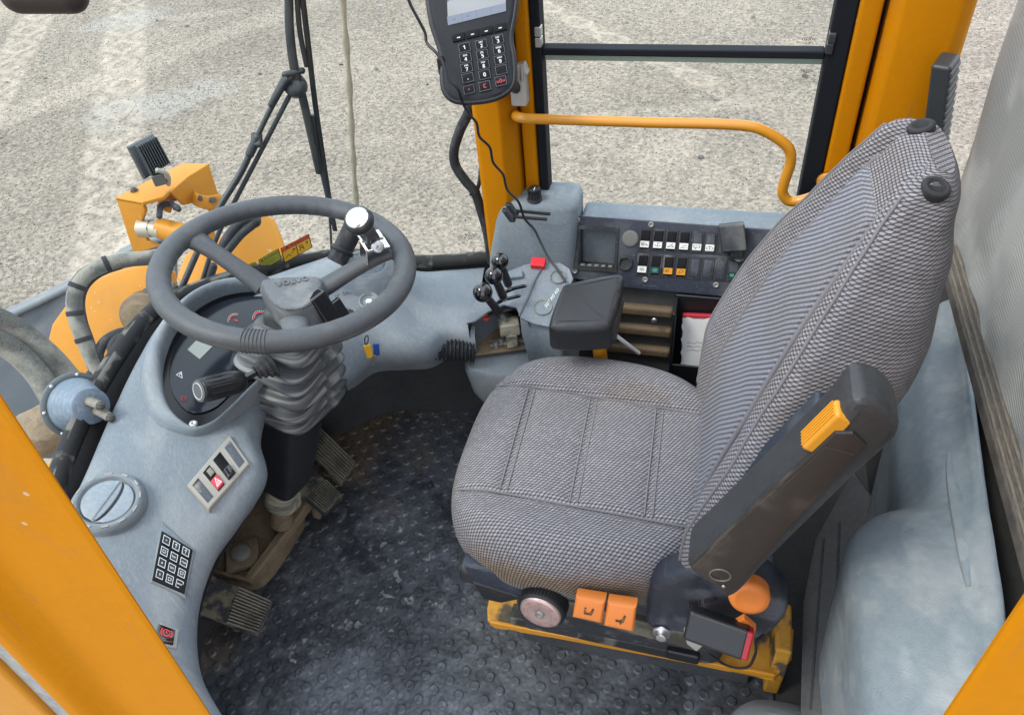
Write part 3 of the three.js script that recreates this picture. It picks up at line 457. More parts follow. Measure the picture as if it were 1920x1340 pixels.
{ // membrane keypad, three by four
  const c4 = [[303, 998], [360, 1033], [342, 1118], [284, 1090]].map(([u, v]) => onDash(u, v, 0.006));
  const L = (a, b) => c4[0].clone().lerp(c4[1], a).lerp(c4[3].clone().lerp(c4[2], a), b);
  const n = c4[1].clone().sub(c4[0]).cross(c4[3].clone().sub(c4[0])).normalize(); if (n.y < 0) n.negate();
  put('keypad_rim', plate([L(-0.08, -0.2), L(1.07, -0.06), L(1.06, 1.05), L(-0.03, 1.04)], 0.012, { n, bevel: 0.004 }).translate(-n.x * 0.001, -n.y * 0.001, -n.z * 0.001), greyPlastic, dash);
  const kp = put('keypad', plate([L(0, 0), L(0.99, 0), L(0.99, 1), L(0, 1)].map((p) => p.addScaledVector(n, 0.002)), 0.006, { n, bevel: 0.001 }), rockerBlack, dash);
  for (let r = 0; r < 4; r++) for (let k = 0; k < 3; k++) {
    const a0 = 0.07 + k * 0.305, b0 = 0.06 + r * 0.235, q = [L(a0, b0), L(a0 + 0.235, b0), L(a0 + 0.235, b0 + 0.18), L(a0, b0 + 0.18)].map((p) => p.addScaledVector(n, 0.0035));
    const key = put('key', plate(q, 0.0015, { n, bevel: 0.0005 }), M({ color: lin(0.03, 0.034, 0.038), roughness: 0.45, specularIntensity: 0.4 }), kp);
    put('legend', quad(...q.map((p) => p.clone()), 0.0006), printMat(canvasTex(64, 64, (g) => { g.strokeStyle = '#cfd6da'; g.lineWidth = 5; g.strokeRect(5, 5, 54, 54); g.fillStyle = '#cfd6da'; g.font = 'bold 20px sans-serif'; g.textAlign = 'center'; const s = [['/\\', '', ''], ['', 'ESC', 'CLR'], ['O', 'SET', ''], ['D', '', 'MIN']][r][k]; g.lineWidth = 4; g.beginPath(); if (s) g.fillText(s, 32, 39); else if (r === 0) { g.moveTo(32, 48); g.lineTo(32, 18); g.moveTo(22, 28); g.lineTo(32, 16); g.lineTo(42, 28); } else { g.rect(20, 22, 24, 18); g.moveTo(26, 40); g.lineTo(26, 48); } g.stroke(); })), key);
  }
}
{ // round air vent with split flap
  const h = hit(dashBody, 204, 946), n = h.n, q = axes(n, V(0, 0, -1)), o = h.p.clone().addScaledVector(n, 0.002), pale = M({ map: sized(tGrey, 0.4), color: lin(1.25, 1.25, 1.25), roughness: 0.35 });
  const v = put('air_vent', lathe([[0.056, -0.01], [0.055, 0.004], [0.05, 0.012], [0.045, 0.0135], [0.041, 0.012], [0.039, 0.004], [0.0, 0.003]], o, n, 60), greyPlastic, dash);
  const disc = (x0, x1, lift) => { const pts = []; for (let i = 0; i <= 24; i++) { const y = -1 + 2 * i / 24, e = Math.sqrt(Math.max(0, 1 - y * y)) * 0.0375; pts.push([x1(e), y * 0.0375]); } for (let i = 24; i >= 0; i--) { const y = -1 + 2 * i / 24, e = Math.sqrt(Math.max(0, 1 - y * y)) * 0.0375; pts.push([x0(e), y * 0.0375]); } return plate(pts.map(([a, b]) => o.clone().addScaledVector(q.x, a).addScaledVector(q.y, b).addScaledVector(n, lift)), 0.004, { n, bevel: 0.001 }); };
  put('flap', disc((e) => -e, (e) => e * 0.28 - 0.001, 0.0105), pale, v);
  put('flap', disc((e) => e * 0.34 + 0.001, (e) => e, 0.009), pale, v);
  for (let i = 0; i < 12; i++) { const a = i / 12 * 6.283; put('finger_notch', boxIn(o.clone().addScaledVector(q.x, Math.cos(a) * 0.0475).addScaledVector(q.y, Math.sin(a) * 0.0475).addScaledVector(n, 0.0125), q.x.clone().multiplyScalar(-Math.sin(a)).addScaledVector(q.y, Math.cos(a)), q.x.clone().multiplyScalar(Math.cos(a)).addScaledVector(q.y, Math.sin(a)), n.clone(), 0.011, 0.0035, 0.003, 0.001), dullSteel, v); }
}
{ // parking brake rocker in its own recess
  const q = [[299, 1168], [334, 1182], [330, 1218], [290, 1212]].map(([u, v]) => onDash(u, v, 0.004)), n = hit(dashBody, 315, 1192).n;
  const f = put('switch_recess', plate(q, 0.012, { n, bevel: 0.003 }), M({ color: lin(0.3, 0.3, 0.29), roughness: 0.6 }), dash);
  const k = [[296, 1173], [325, 1184], [322, 1212], [292, 1206]].map(([u, v]) => onDash(u, v, 0.0075));
  const b = put('brake_switch', plate(k, 0.008, { n, bevel: 0.002 }), gloss, f);
  put('brake_symbol', quad(...k, 0.0012), printMat(canvasTex(128, 128, (g) => { g.strokeStyle = '#d83a3f'; g.lineWidth = 9; g.beginPath(); g.arc(64, 60, 26, 0, 7); g.stroke(); g.beginPath(); g.arc(64, 60, 42, 2.4, 3.9); g.stroke(); g.beginPath(); g.arc(64, 60, 42, -0.75, 0.75); g.stroke(); g.beginPath(); g.moveTo(64, 44); g.lineTo(64, 66); g.stroke(); })), b);
}
{ // sockets and dome vent to the right of the column
  for (const [u, v, r, name] of [[692, 566, 0.02, 'power_socket'], [655, 592, 0.017, 'ignition_lock']]) {
    const h = hit(dashBody, u, v), s = put(name, lathe([[r * 1.15, -0.004], [r * 1.12, 0.004], [r, 0.007], [r * 0.84, 0.006], [r * 0.8, 0.001], [r * 0.4, 0.001], [0, 0.001]], h.p, h.n, 40), M({ map: sized(tGrey, 0.2), color: lin(1.15, 1.15, 1.1), roughness: 0.45 }), dash);
    if (name === 'ignition_lock') { put('lock_barrel', lathe([[r * 0.7, 0], [r * 0.68, 0.005], [r * 0.3, 0.006], [0, 0.006]], h.p, h.n, 24), M({ color: lin(0.03, 0.03, 0.03), roughness: 0.5 }), s); const q = axes(h.n); for (let i = 0; i < 14; i++) { const a = i / 14 * 6.283; put('tooth', boxIn(h.p.clone().addScaledVector(h.n, 0.005).addScaledVector(q.x, Math.cos(a) * r * 0.74).addScaledVector(q.y, Math.sin(a) * r * 0.74), q.x, q.y, h.n, 0.0026, 0.0026, 0.004, 0.0006), steel, s); } }
    else put('cap_screw', lathe([[r * 0.42, 0], [r * 0.4, 0.005], [r * 0.2, 0.006], [0, 0.004]], h.p, h.n, 6), chrome, s);
  }
  const h = hit(dashBody, 688, 512), n = h.n.clone().lerp(V(0, 1, 0), 0.3).normalize();
  const d = put('dome_vent', lathe([[0.075, -0.02], [0.068, 0.004], [0.056, 0.02], [0.046, 0.026], [0.043, 0.028], [0.04, 0.026], [0.038, 0.02], [0, 0.019]], h.p, n, 50), greyPlastic, dash);
  const q = axes(n);
  for (let i = -3; i <= 3; i++) put('louvre', boxIn(h.p.clone().addScaledVector(n, 0.024).addScaledVector(q.x, i * 0.01), q.x.clone().addScaledVector(n, 0.7).normalize(), q.y, n.clone().addScaledVector(q.x, -0.7).normalize(), 0.009, 2 * Math.sqrt(0.038 * 0.038 - i * i * 1e-4) - 0.003, 0.0015, 0.0005), greyPlastic, d);
  const w4 = [[622, 540], [672, 528], [676, 552], [628, 566]].map(([u, v]) => onDash(u, v, 0.002));
  put('handwriting', quad(...w4), printMat(canvasTex(256, 128, (g) => { g.strokeStyle = 'rgba(35,38,42,0.85)'; g.fillStyle = 'rgba(35,38,42,0.85)'; g.font = 'italic 44px sans-serif'; g.fillText('off', 6, 44); g.font = 'italic 50px sans-serif'; g.fillText('or  Switch', 4, 100); })), dashBody);
}
{ // bunch of keys hanging under the dash lip
  const o = PD(686, 634, 1.46);
  const t = thing('key_fob', 'yellow and blue key tags hanging below the dash lip', 'keys', o);
  put('ring', new THREE.TorusGeometry(0.008, 0.001, 8, 24).applyMatrix4(basis(o.clone().add(V(0, -0.004, 0)), V(0, 0, 1), V(0, 1, 0), V(1, 0, 0))), steel, t);
  put('yellow_tag', boxIn(o.clone().add(V(0, -0.03, 0.003)), V(0.9, 0.1, -0.42).normalize(), V(0.05, 0.98, 0.15).normalize(), V(0.43, -0.15, 0.9).normalize(), 0.014, 0.036, 0.004, 0.0015), M({ color: lin(0.75, 0.4, 0.02), roughness: 0.4 }), t);
  put('blue_tag', boxIn(o.clone().add(V(0.013, -0.03, -0.004)), V(0.9, -0.2, -0.42).normalize(), V(0.2, 0.97, 0.1).normalize(), V(0.38, -0.17, 0.9).normalize(), 0.012, 0.034, 0.004, 0.0015), M({ color: lin(0.02, 0.07, 0.3), roughness: 0.4 }), t);
  put('key', boxIn(o.clone().add(V(0.006, -0.052, 0.004)), V(1, 0, 0), V(0.3, 0.95, 0).normalize(), V(0, 0, 1), 0.006, 0.03, 0.0018, 0.0006), steel, t);
}
// ------------------------------------------------------------------ steering column
const WC = V(-0.686, 0.814, -0.92), WN = V(0.151, 0.987, -0.056).normalize();
const e1 = V(1, 0, 0).projectOnPlane(WN).normalize(), e2 = WN.clone().cross(e1); // e1 towards the driver
const rr = (hx, hz, r, n = 44) => { const out = []; for (let i = 0; i < n; i++) { const a = i / n * Math.PI * 2, p = 2 / r; const c = Math.cos(a), s = Math.sin(a); out.push([hx * Math.sign(c) * Math.pow(Math.abs(c), p), hz * Math.sign(s) * Math.pow(Math.abs(s), p)]); } return out; };
const colTop = V(-0.692, 0.745, -0.918), colBot = V(-0.842, 0.25, -0.872), colAx = colBot.clone().sub(colTop).normalize();
const cx1 = V(1, 0, 0.18).projectOnPlane(colAx).normalize(), cz1 = cx1.clone().cross(colAx).normalize();
const colRing = (d, hx, hz, r, sx = 0, sz = 0) => rr(hx, hz, r).map(([a, b]) => colTop.clone().addScaledVector(colAx, d).addScaledVector(cx1, a + sx).addScaledVector(cz1, b + sz));
const column = thing('steering_column', 'black steering column with ribbed rubber gaiter under the wheel', 'steering column', V(-0.86, 0.13, -0.87));
{
  const rg = []; const folds = 6, d0 = 0.055, d1 = 0.235;
  rg.push(colRing(0.03, 0.03, 0.03, 3), colRing(0.05, 0.046, 0.05, 3.4));
  for (let k = 0; k <= folds * 6; k++) { const t = k / (folds * 6), ph = Math.cos(t * folds * 6.283), g = 0.05 + 0.034 * Math.pow(t, 0.55); const q = g + 0.0095 * Math.sign(ph) * Math.pow(Math.abs(ph), 0.7) * ss(0, 0.12, t); rg.push(colRing(d0 + (d1 - d0) * t, q * 1.0, q * 0.98, 5)); }
  rg.push(colRing(0.245, 0.06, 0.06, 4));
  const gt = texture(512, (u, v) => { const a = ss(0.38, 0.7, fbm(u, v, 7, 6, 901)); return [mix(0.06, 0.23, a), mix(0.064, 0.235, a), mix(0.07, 0.235, a)]; });
  put('gaiter', loft(rg), M({ map: sized(gt, 0.22), roughness: 0.6, bumpMap: sized(tGrain, 0.05), bumpScale: 0.0003 }), column);
  put('shroud', loft([colRing(0.232, 0.055, 0.056, 5), colRing(0.25, 0.058, 0.06, 5), colRing(0.40, 0.053, 0.055, 5), colRing(0.505, 0.045, 0.048, 5), colRing(0.51, 0.036, 0.04, 5)]), M({ map: sized(wallTex, 0.3), roughness: 0.32, color: lin(0.4, 0.42, 0.5) }), column);
  const lg = []; for (let k = 0; k <= 24; k++) { const t = k / 24; lg.push(colRing(0.495 + 0.085 * t, 0.032 + 0.003 * Math.cos(t * 25) + 0.004 * t, 0.032 + 0.003 * Math.cos(t * 25) + 0.004 * t, 2.2)); }
  put('lower_gaiter', loft(lg), M({ map: sized(hoseTex, 0.12), color: lin(1.4, 1.35, 1.2), roughness: 0.8 }), column);
  put('lower_sleeve', loft([colRing(0.575, 0.026, 0.026, 2), colRing(0.66, 0.026, 0.026, 2)]), dustTan, column);
  // switch housing beside the gaiter and the stalk
  put('switch_housing', boxIn(colTop.clone().addScaledVector(cx1, 0.0).addScaledVector(colAx, 0.045), cx1, cz1, colAx.clone().negate(), 0.07, 0.09, 0.06, 0.014), blackPlastic, column);
  const f1 = PY(612, 585, 0.735), f2 = PY(636, 580, 0.72);
  put('tilt_lever', boxIn(f1.clone(), V(0.5, 0.15, -0.85).normalize(), V(-0.3, 0.94, 0).normalize(), V(0.5, 0.15, -0.85).normalize().cross(V(-0.3, 0.94, 0).normalize()).normalize(), 0.03, 0.08, 0.024, 0.004), gloss, column);
  put('tilt_lever', boxIn(f2.clone(), V(0.5, 0.15, -0.85).normalize(), V(-0.3, 0.94, 0).normalize(), V(0.5, 0.15, -0.85).normalize().cross(V(-0.3, 0.94, 0).normalize()).normalize(), 0.022, 0.04, 0.01, 0.003), gloss, column);
}
{
  const a = PY(508, 682, 0.665), b = PY(458, 712, 0.665), c = PY(372, 733, 0.70), d = c.clone().sub(b).normalize();
  const t = thing('control_stalk', 'black control stalk with round grip below the steering wheel', 'stalk', a);
  const bel = []; const ax = b.clone().sub(a).normalize(), L = a.distanceTo(b) * 0.55;
  for (let k = 0; k <= 20; k++) { const q = k / 20; bel.push([0.024 * (1 - 0.55 * q) + 0.0022 * Math.cos(q * 19), q * L]); }
  put('rubber_boot', lathe([[0, -0.002], ...bel, [0.004, L]], a, ax), dustyBlack, t);
  put('rod', rod(a.clone().addScaledVector(ax, L * 0.6), b.clone().addScaledVector(d, 0.01), 0.0062), gloss, t);
  const G = b.distanceTo(c), g0 = b;
  const grip = put('grip', lathe([[0.006, 0], [0.012, 0.002], [0.018, 0.008], [0.0205, 0.02], [0.0205, 0.03], [0.019, G * 0.6], [0.0205, G - 0.004], [0.019, G - 0.001], [0, G]], g0, d, 36), M({ color: lin(0.015, 0.015, 0.016), roughness: 0.33 }), t);
  const q = axes(d);
  for (let i = 0; i < 12; i++) { const an = i / 12 * 6.283, r = q.x.clone().multiplyScalar(Math.cos(an)).addScaledVector(q.y, Math.sin(an)); put('flute', rod(g0.clone().addScaledVector(d, 0.028).addScaledVector(r, 0.0192), g0.clone().addScaledVector(d, G - 0.012).addScaledVector(r, 0.0192), 0.0018, 0.0018, 8), softBlack, grip); }
  const cap = put('end_cap', lathe([[0, 0], [0.019, 0], [0.018, 0.0022], [0, 0.0028]], g0.clone().addScaledVector(d, G - 0.001), d, 40), M({ color: lin(0.1, 0.105, 0.11), roughness: 0.4 }), grip);
  put('cap_ring', new THREE.TorusGeometry(0.0135, 0.0007, 6, 48).applyMatrix4(basis(g0.clone().addScaledVector(d, G + 0.0018), q.x, q.y, q.z)), M({ color: lin(0.6, 0.6, 0.6), roughness: 0.5 }), grip);
}
// ------------------------------------------------------------------ steering wheel
{
  const t = thing('steering_wheel', 'dark grey steering wheel with chrome spinner knob', 'steering wheel', WC.clone().addScaledVector(WN, -0.09));
  const RR = 0.2, at = (a, r = RR, l = 0) => WC.clone().addScaledVector(e1, Math.cos(a) * r).addScaledVector(e2, Math.sin(a) * r).addScaledVector(WN, l);
  const ang = (u, v) => { const d = PP(u, v, WC, WN).sub(WC); return Math.atan2(d.dot(e2), d.dot(e1)); };
  const ring = []; const NS = 220;
  for (let j = 0; j < NS; j++) { const a = j / NS * Math.PI * 2, o = at(a), x = o.clone().sub(WC).normalize(); ring.push(Array.from({ length: 24 }, (_, i) => { const b = i / 24 * Math.PI * 2, inner = Math.cos(b) < 0, k = inner ? 1 + 0.035 * Math.cos(a * 46) * -Math.cos(b) : 1; return o.clone().addScaledVector(x, 0.0188 * Math.cos(b) * k).addScaledVector(WN, 0.0172 * Math.sin(b)); })); }
  ring.push(ring[0]);
  const rim = put('rim', loft(ring, true, false, false), wheelRubber, t);
  const ga = ang(478, 640);
  for (let k = -3; k <= 3; k++) { const a = ga + k * 0.027, o = at(a), x = o.clone().sub(WC).normalize(); put('grip_rib', new THREE.TorusGeometry(0.0176, 0.0016, 8, 30).applyMatrix4(basis(o, x, WN.clone(), x.clone().cross(WN))), wheelRubber, rim); }
  const hubO = WC.clone().addScaledVector(WN, -0.055);
  const up = [ang(352, 440), ang(690, 470)], dn = ang(560, 640);
  for (const a of up) { const s = at(a, RR - 0.004, -0.004), m = at(a, RR * 0.62, -0.03), h = at(a, 0.055, -0.062); put('spoke', sweep([s, at(a, RR * 0.9, -0.008), m, h], (q) => 0.0135 + 0.007 * Math.pow(q, 1.4) + 0.016 * Math.pow(1 - q, 5), (q) => 0.0105 + 0.004 * q, WN, 30, 18), wheelRubber, t); }
  put('spoke', sweep([at(dn, RR - 0.004, -0.006), at(dn, RR * 0.7, -0.04), at(dn, 0.06, -0.07)], (q) => 0.013 + 0.012 * q, (q) => 0.009 + 0.006 * q, WN, 24, 18), hubPlastic, t);
  const hp = hubO.clone().addScaledVector(WN, 0.016);
  const pad = onPlane([[490, 528], [500, 524], [548, 520], [598, 521], [602, 532], [594, 556], [576, 574], [550, 580], [524, 576], [504, 558], [493, 540]], hp, WN);
  const hub = put('hub', loft([[0.0, 1.02, 0], [-0.012, 1.1, 0], [-0.035, 1.12, 0.006], [-0.07, 0.8, 0.02], [-0.095, 0.55, 0.02]].map(([l, k, f]) => { const c = V(); pad.forEach((p) => c.add(p)); c.divideScalar(pad.length); return spline(pad.map((p) => c.clone().addScaledVector(p.clone().sub(c), k).addScaledVector(WN, l - 0.004).addScaledVector(e1, f)), 48, true).slice(0, -1); })), hubPlastic, t);
  put('horn_pad', plate(spline(pad, 60, true).slice(0, -1), 0.016, { n: WN, bevel: 0.005 }).translate(WN.x * 0.003, WN.y * 0.003, WN.z * 0.003), hubPlastic, t);
  const o = PP(548, 531, hp, WN).addScaledVector(WN, 0.0028), tx = PP(590, 522, hp, WN).sub(PP(510, 538, hp, WN)).normalize();
  put('hub_lettering', text3('VOLVO', 0.0125, 0.0022, o, tx, WN.clone().cross(tx), WN.clone()).scale(1, 1, 1), hubPlastic, hub);
  { // spinner knob clamped to the right of the rim
        const foot = PP(700, 452, WC.clone().addScaledVector(WN, 0.014), WN), kb = PP(672, 412, WC.clone().addScaledVector(WN, 0.078), WN), kd = kb.clone().sub(foot), axn = kd.clone().normalize(), H = kd.length();
    const kn = put('spinner_knob', lathe([[0.014, 0.006], [0.0145, H * 0.5], [0.0165, H - 0.016], [0.023, H - 0.012], [0.0255, H - 0.005], [0.0245, H + 0.003], [0.021, H + 0.007], [0.018, H + 0.008]], foot, axn, 44), M({ color: lin(0.03, 0.032, 0.035), roughness: 0.35 }), t);
    put('knob_cap', lathe([[0.0195, 0.0065], [0.019, 0.0085], [0.012, 0.0108], [0, 0.0118]], foot.clone().addScaledVector(axn, H), axn, 44), M({ color: lin(0.75, 0.78, 0.8), metalness: 1, roughness: 0.2 }), kn);
    const fa = ang(700, 452), fr = foot.clone().addScaledVector(WN, -0.016), fx = fr.clone().sub(WC).normalize(), ft = WN.clone().cross(fx);
    const clampG = []; for (const s of [-1, 1]) clampG.push(boxIn(fr.clone().addScaledVector(WN, 0.0165).addScaledVector(ft, s * 0.017), fx, ft, WN, 0.042, 0.026, 0.006, 0.0025));
    for (const s of [-1, 1]) clampG.push(boxIn(fr.clone().addScaledVector(fx, s * 0.0205).addScaledVector(ft, s * 0.006), WN, ft, fx.clone().negate(), 0.034, 0.034, 0.004, 0.0018));
    clampG.push(boxIn(fr.clone().addScaledVector(WN, -0.0175), fx, ft, WN, 0.04, 0.03, 0.005, 0.002));
    put('knob_clamp', join(clampG), chrome, kn);
    const bo = PP(708, 463, fr.clone().addScaledVector(WN, 0.02), WN);
    put('clamp_bolt', join([lathe([[0.0115, -0.004], [0.0115, 0.003], [0.008, 0.005], [0, 0.005]], bo, V(0.5, 0.5, 0.7).normalize(), 20), lathe([[0.0055, 0.004], [0.0055, 0.007], [0.0025, 0.0072], [0.002, 0.005], [0, 0.005]], bo, V(0.5, 0.5, 0.7).normalize(), 6)]), steel, kn);
  }
}
// ------------------------------------------------------------------ floor mat with round studs
const FX0 = -1.1, FX1 = 0.22, FZ0 = -1.49, FZ1 = -0.24;
{
  const W = 1.4, map = texture(2048, (u, v) => {
    const x = FX0 + u * W, z = FZ0 + v * W;
    const a = fbm(u, v, 6, 7, 1001), b = fbm(u, v, 14, 6, 1003), f = fbm(u, v, 260, 2, 1007) - 0.5, s = 0.25 * Math.max(scratch(u * 0.9 + v * 0.4, v - u * 0.3, 6, 1011), scratch(v, u, 5, 1021));
    const dust = 0.12 + ss(0.38, 0.78, a) * 0.38 + ss(0.45, 0.7, b) * 0.2 + ss(0.45, 0.75, fbm(u, v, 48, 5, 1009)) * 0.3;                                   // dried grey dust film
    const mud = ss(0.0, 0.14, -0.745 - x + 0.34 * (a - 0.5) + 0.16 * (b - 0.5) - 0.10 * ss(-1.15, -0.8, z)); // brown soil trodden in round the pedals
    let r = 0.03 + 0.16 * dust + 0.07 * s, g = 0.033 + 0.172 * dust + 0.07 * s, c = 0.039 + 0.188 * dust + 0.07 * s;
    const e = 1 + 0.7 * f;
    const wet = ss(0.68, 0.71, fbm(u, v, 22, 4, 1031)) * ss(0.55, 0.7, fbm(u, v, 4, 2, 1033));
    r *= 1 - 0.7 * wet; g *= 1 - 0.7 * wet; c *= 1 - 0.7 * wet;
    const fl = ss(0.72, 0.77, fbm(u, v, 90, 3, 1041)) * ss(0.58, 0.75, vn(u * 8, v * 8, 8, 1043)) * 0.7;
    r = mix(r, mix(0.13, 0.26, b), mud * 0.75); g = mix(g, mix(0.09, 0.18, b), mud * 0.75); c = mix(c, mix(0.05, 0.1, b), mud * 0.75);
    return [mix(r, 0.4, fl) * e, mix(g, 0.39, fl) * e, mix(c, 0.36, fl) * e];
  });
  const rough = texture(1024, (u, v) => 0.22 + 0.32 * fbm(u, v, 8, 6, 1051) + 0.12 * (fbm(u, v, 120, 2, 1053) - 0.5), false);
  const h = texture(1024, (u, v) => 0.7 * fbm(u, v, 26, 4, 1061) + 0.3 * fbm(u, v, 200, 1, 1063), false);
  const matM = M({ map, roughnessMap: rough, roughness: 1, bumpMap: h, bumpScale: 0.004, specularIntensity: 0.9 });
  const fuv = (g) => { const p = g.attributes.position, uv = new Float32Array(p.count * 2); for (let i = 0; i < p.count; i++) { uv[2 * i] = (p.getX(i) - FX0) / W; uv[2 * i + 1] = (p.getZ(i) - FZ0) / W; } g.setAttribute('uv', new THREE.BufferAttribute(uv, 2)); return g; };
  const t = thing('floor_mat', 'black studded rubber mat covering the cab floor', 'floor mat', V((FX0 + FX1) / 2, -0.009, (FZ0 + FZ1) / 2));
  put('sheet', fuv(rbox(FX1 - FX0, 0.009, FZ1 - FZ0, 0.003).translate((FX0 + FX1) / 2, -0.0045, (FZ0 + FZ1) / 2)), matM, t);
  const list = []; const g0 = lathe([[0.0108, -0.001], [0.0104, 0.0022], [0.0092, 0.0042], [0.0072, 0.0048], [0.006, 0.0042], [0, 0.0042]], V(0, 0, 0), V(0, 1, 0), 14);
  const r = rngOf(41);
  for (let j = 0; j < 50; j++) for (let i = 0; i < 26; i++) { const x = FX0 + 0.02 + i * 0.053 + (j & 1) * 0.0265 + 0.002 * (r() - 0.5), z = FZ1 - 0.012 - j * 0.0255 + 0.002 * (r() - 0.5); if (x > FX1 - 0.012 || z < FZ0 + 0.02) continue; list.push([x, z]); }
  // studs share the sheet's own map at the place where they stand
  const shown = list.map((q) => { const p = V(q[0], 0, q[1]).sub(EYE), w = p.dot(AX_F), u = 960 + FL * p.dot(AX_R) / w, v = 670 + FL * p.dot(AX_D) / w; const under = q[0] > -0.36 && q[1] < -0.72; return { q, ok: u > 330 && u < 1500 && v < 1370 && !under ? w : 99 }; }).sort((a, b) => a.ok - b.ok);
  const rest = [];
  shown.forEach(({ q }, k) => { const g = g0.clone().translate(q[0], 0, q[1]); fuv(g); if (k < 300) put('stud', g, matM, t); else rest.push(g); });
  const o = put('distant_studs', join(rest), matM, t); o.userData.kind = 'stuff';
}
// ------------------------------------------------------------------ foot well: sloping toe board, valve box, pedals
{
  const tb = thing('toe_board', 'sloping soil-covered toe board beyond the pedals', 'floor panel', V(-0.98, 0, -1.2));
  put('board', plate([V(-0.93, 0.004, -0.72), V(-0.93, 0.004, -1.47), V(-1.12, 0.2, -1.47), V(-1.12, 0.2, -0.72)], 0.01), M({ map: sized(tanTex, 0.5), color: lin(0.55, 0.52, 0.5), roughness: 0.8 }), tb);
  const nn = V(0.196, 0.19, 0).normalize(), q = axes(nn), g0 = lathe([[0.009, -0.001], [0.008, 0.002], [0.005, 0.0033], [0, 0.0031]], V(0, 0, 0), nn, 12);
  for (let i = 0; i < 12; i++) for (let j = 0; j < 4; j++) { const s = 0.15 + j * 0.22 + (i & 1) * 0.11; put('stud', g0.clone().translate(-0.93 - 0.19 * s, 0.004 + 0.196 * s, -0.98 - i * 0.042), dustTan, tb); }
  put('edge_strip', tube([V(-0.95, 0.012, -1.46), V(-0.86, 0.01, -1.46), V(-0.7, 0.012, -1.47)], 0.012, 20, 8), rubberBlack, tb);
}
{
  const t = thing('valve_box', 'dust-covered brake valve box on the floor under the dash', 'valve box', V(-0.9, 0, -0.8));
  const y = 0.07, P = (u, v, k = y) => PY(u, v, k);
  put('housing', plate([[440, 905], [515, 905], [562, 948], [545, 985], [470, 1078], [400, 1050], [388, 1000]].map(([u, v]) => P(u, v)), 0.066, { n: V(0, 1, 0), bevel: 0.012, smooth: 60 }), dustTan, t);
  const c = P(452, 1038, y + 0.02);
  put('fluid_cap_seat', boxIn(c.clone().add(V(0, -0.008, 0)), V(0.86, 0, -0.5), V(0, 1, 0).cross(V(0.86, 0, -0.5)).negate(), V(0, 1, 0), 0.075, 0.08, 0.018, 0.008), dustTan, t);
  put('fluid_cap', lathe([[0.023, -0.004], [0.0225, 0.008], [0.019, 0.013], [0.006, 0.0145], [0, 0.0145]], c, V(0, 1, 0), 30), M({ map: sized(hoseTex, 0.05), roughness: 0.7 }), t);
  const bar = (a, b, k, w, h) => { const A = P(...a, k), B = P(...b, k), d = B.clone().sub(A).normalize(); return boxIn(A.clone().lerp(B, 0.5), d, V(0, 1, 0), d.clone().cross(V(0, 1, 0)), A.distanceTo(B), h, w, 0.006); };
  put('frame_rail', join([bar([586, 930], [468, 1090], 0.08, 0.024, 0.03), bar([474, 1092], [384, 1068], 0.08, 0.01, 0.02)]), dustTan, t);
}
const treadMat = M({ map: sized(hoseTex, 0.15), color: lin(0.85, 0.8, 0.72), roughness: 0.7 });
const pedal = (label, px, y, n, ribs, from) => {
  const nn = n.clone().normalize(), o = PY(px[0][0], px[0][1], y), pts = px.map(([u, v]) => PP(u, v, o, nn)), c = V(); pts.forEach((p) => c.add(p)); c.multiplyScalar(0.25);
  const t = thing('pedal', label, 'pedal', V(c.x, 0.02, c.z), 'foot pedals on the cab floor');
  put('pad', plate(pts, 0.022, { n: nn, bevel: 0.004 }), pedalMat, t);
  const L = (a, b) => pts[0].clone().lerp(pts[1], a).lerp(pts[3].clone().lerp(pts[2], a), b), w = pts[0].distanceTo(pts[3]) / ribs;
  for (let k = 0; k < ribs; k++) { const b = (k + 0.5) / ribs, A = L(from, b), B = L(0.975, b), d = B.clone().sub(A), q = d.clone().normalize(); put('tread_rib', boxIn(A.clone().lerp(B, 0.5).addScaledVector(nn, 0.0015), q, nn, q.clone().cross(nn), d.length(), 0.012, w * 0.5, 0.0015), treadMat, t); }
  put('stem', rod(c.clone().addScaledVector(nn, -0.012), V(c.x - 0.03, 0.01, c.z - 0.005), 0.013), dustTan, t);
};
pedal('accelerator pedal, the ribbed one farthest from the door', [[594, 796], [668, 868], [642, 908], [568, 842]], 0.13, V(0.5, 0.85, 0.1), 9, 0.02);
pedal('worn pedal next to the bottom of the steering column', [[578, 866], [642, 930], [610, 964], [535, 900]], 0.15, V(0.4, 0.9, 0.1), 11, 0.52);
pedal('muddy wide pedal nearest the door below the keypad', [[382, 1070], [512, 1128], [484, 1190], [362, 1150]], 0.16, V(0.4, 0.9, 0.15), 12, 0.5);
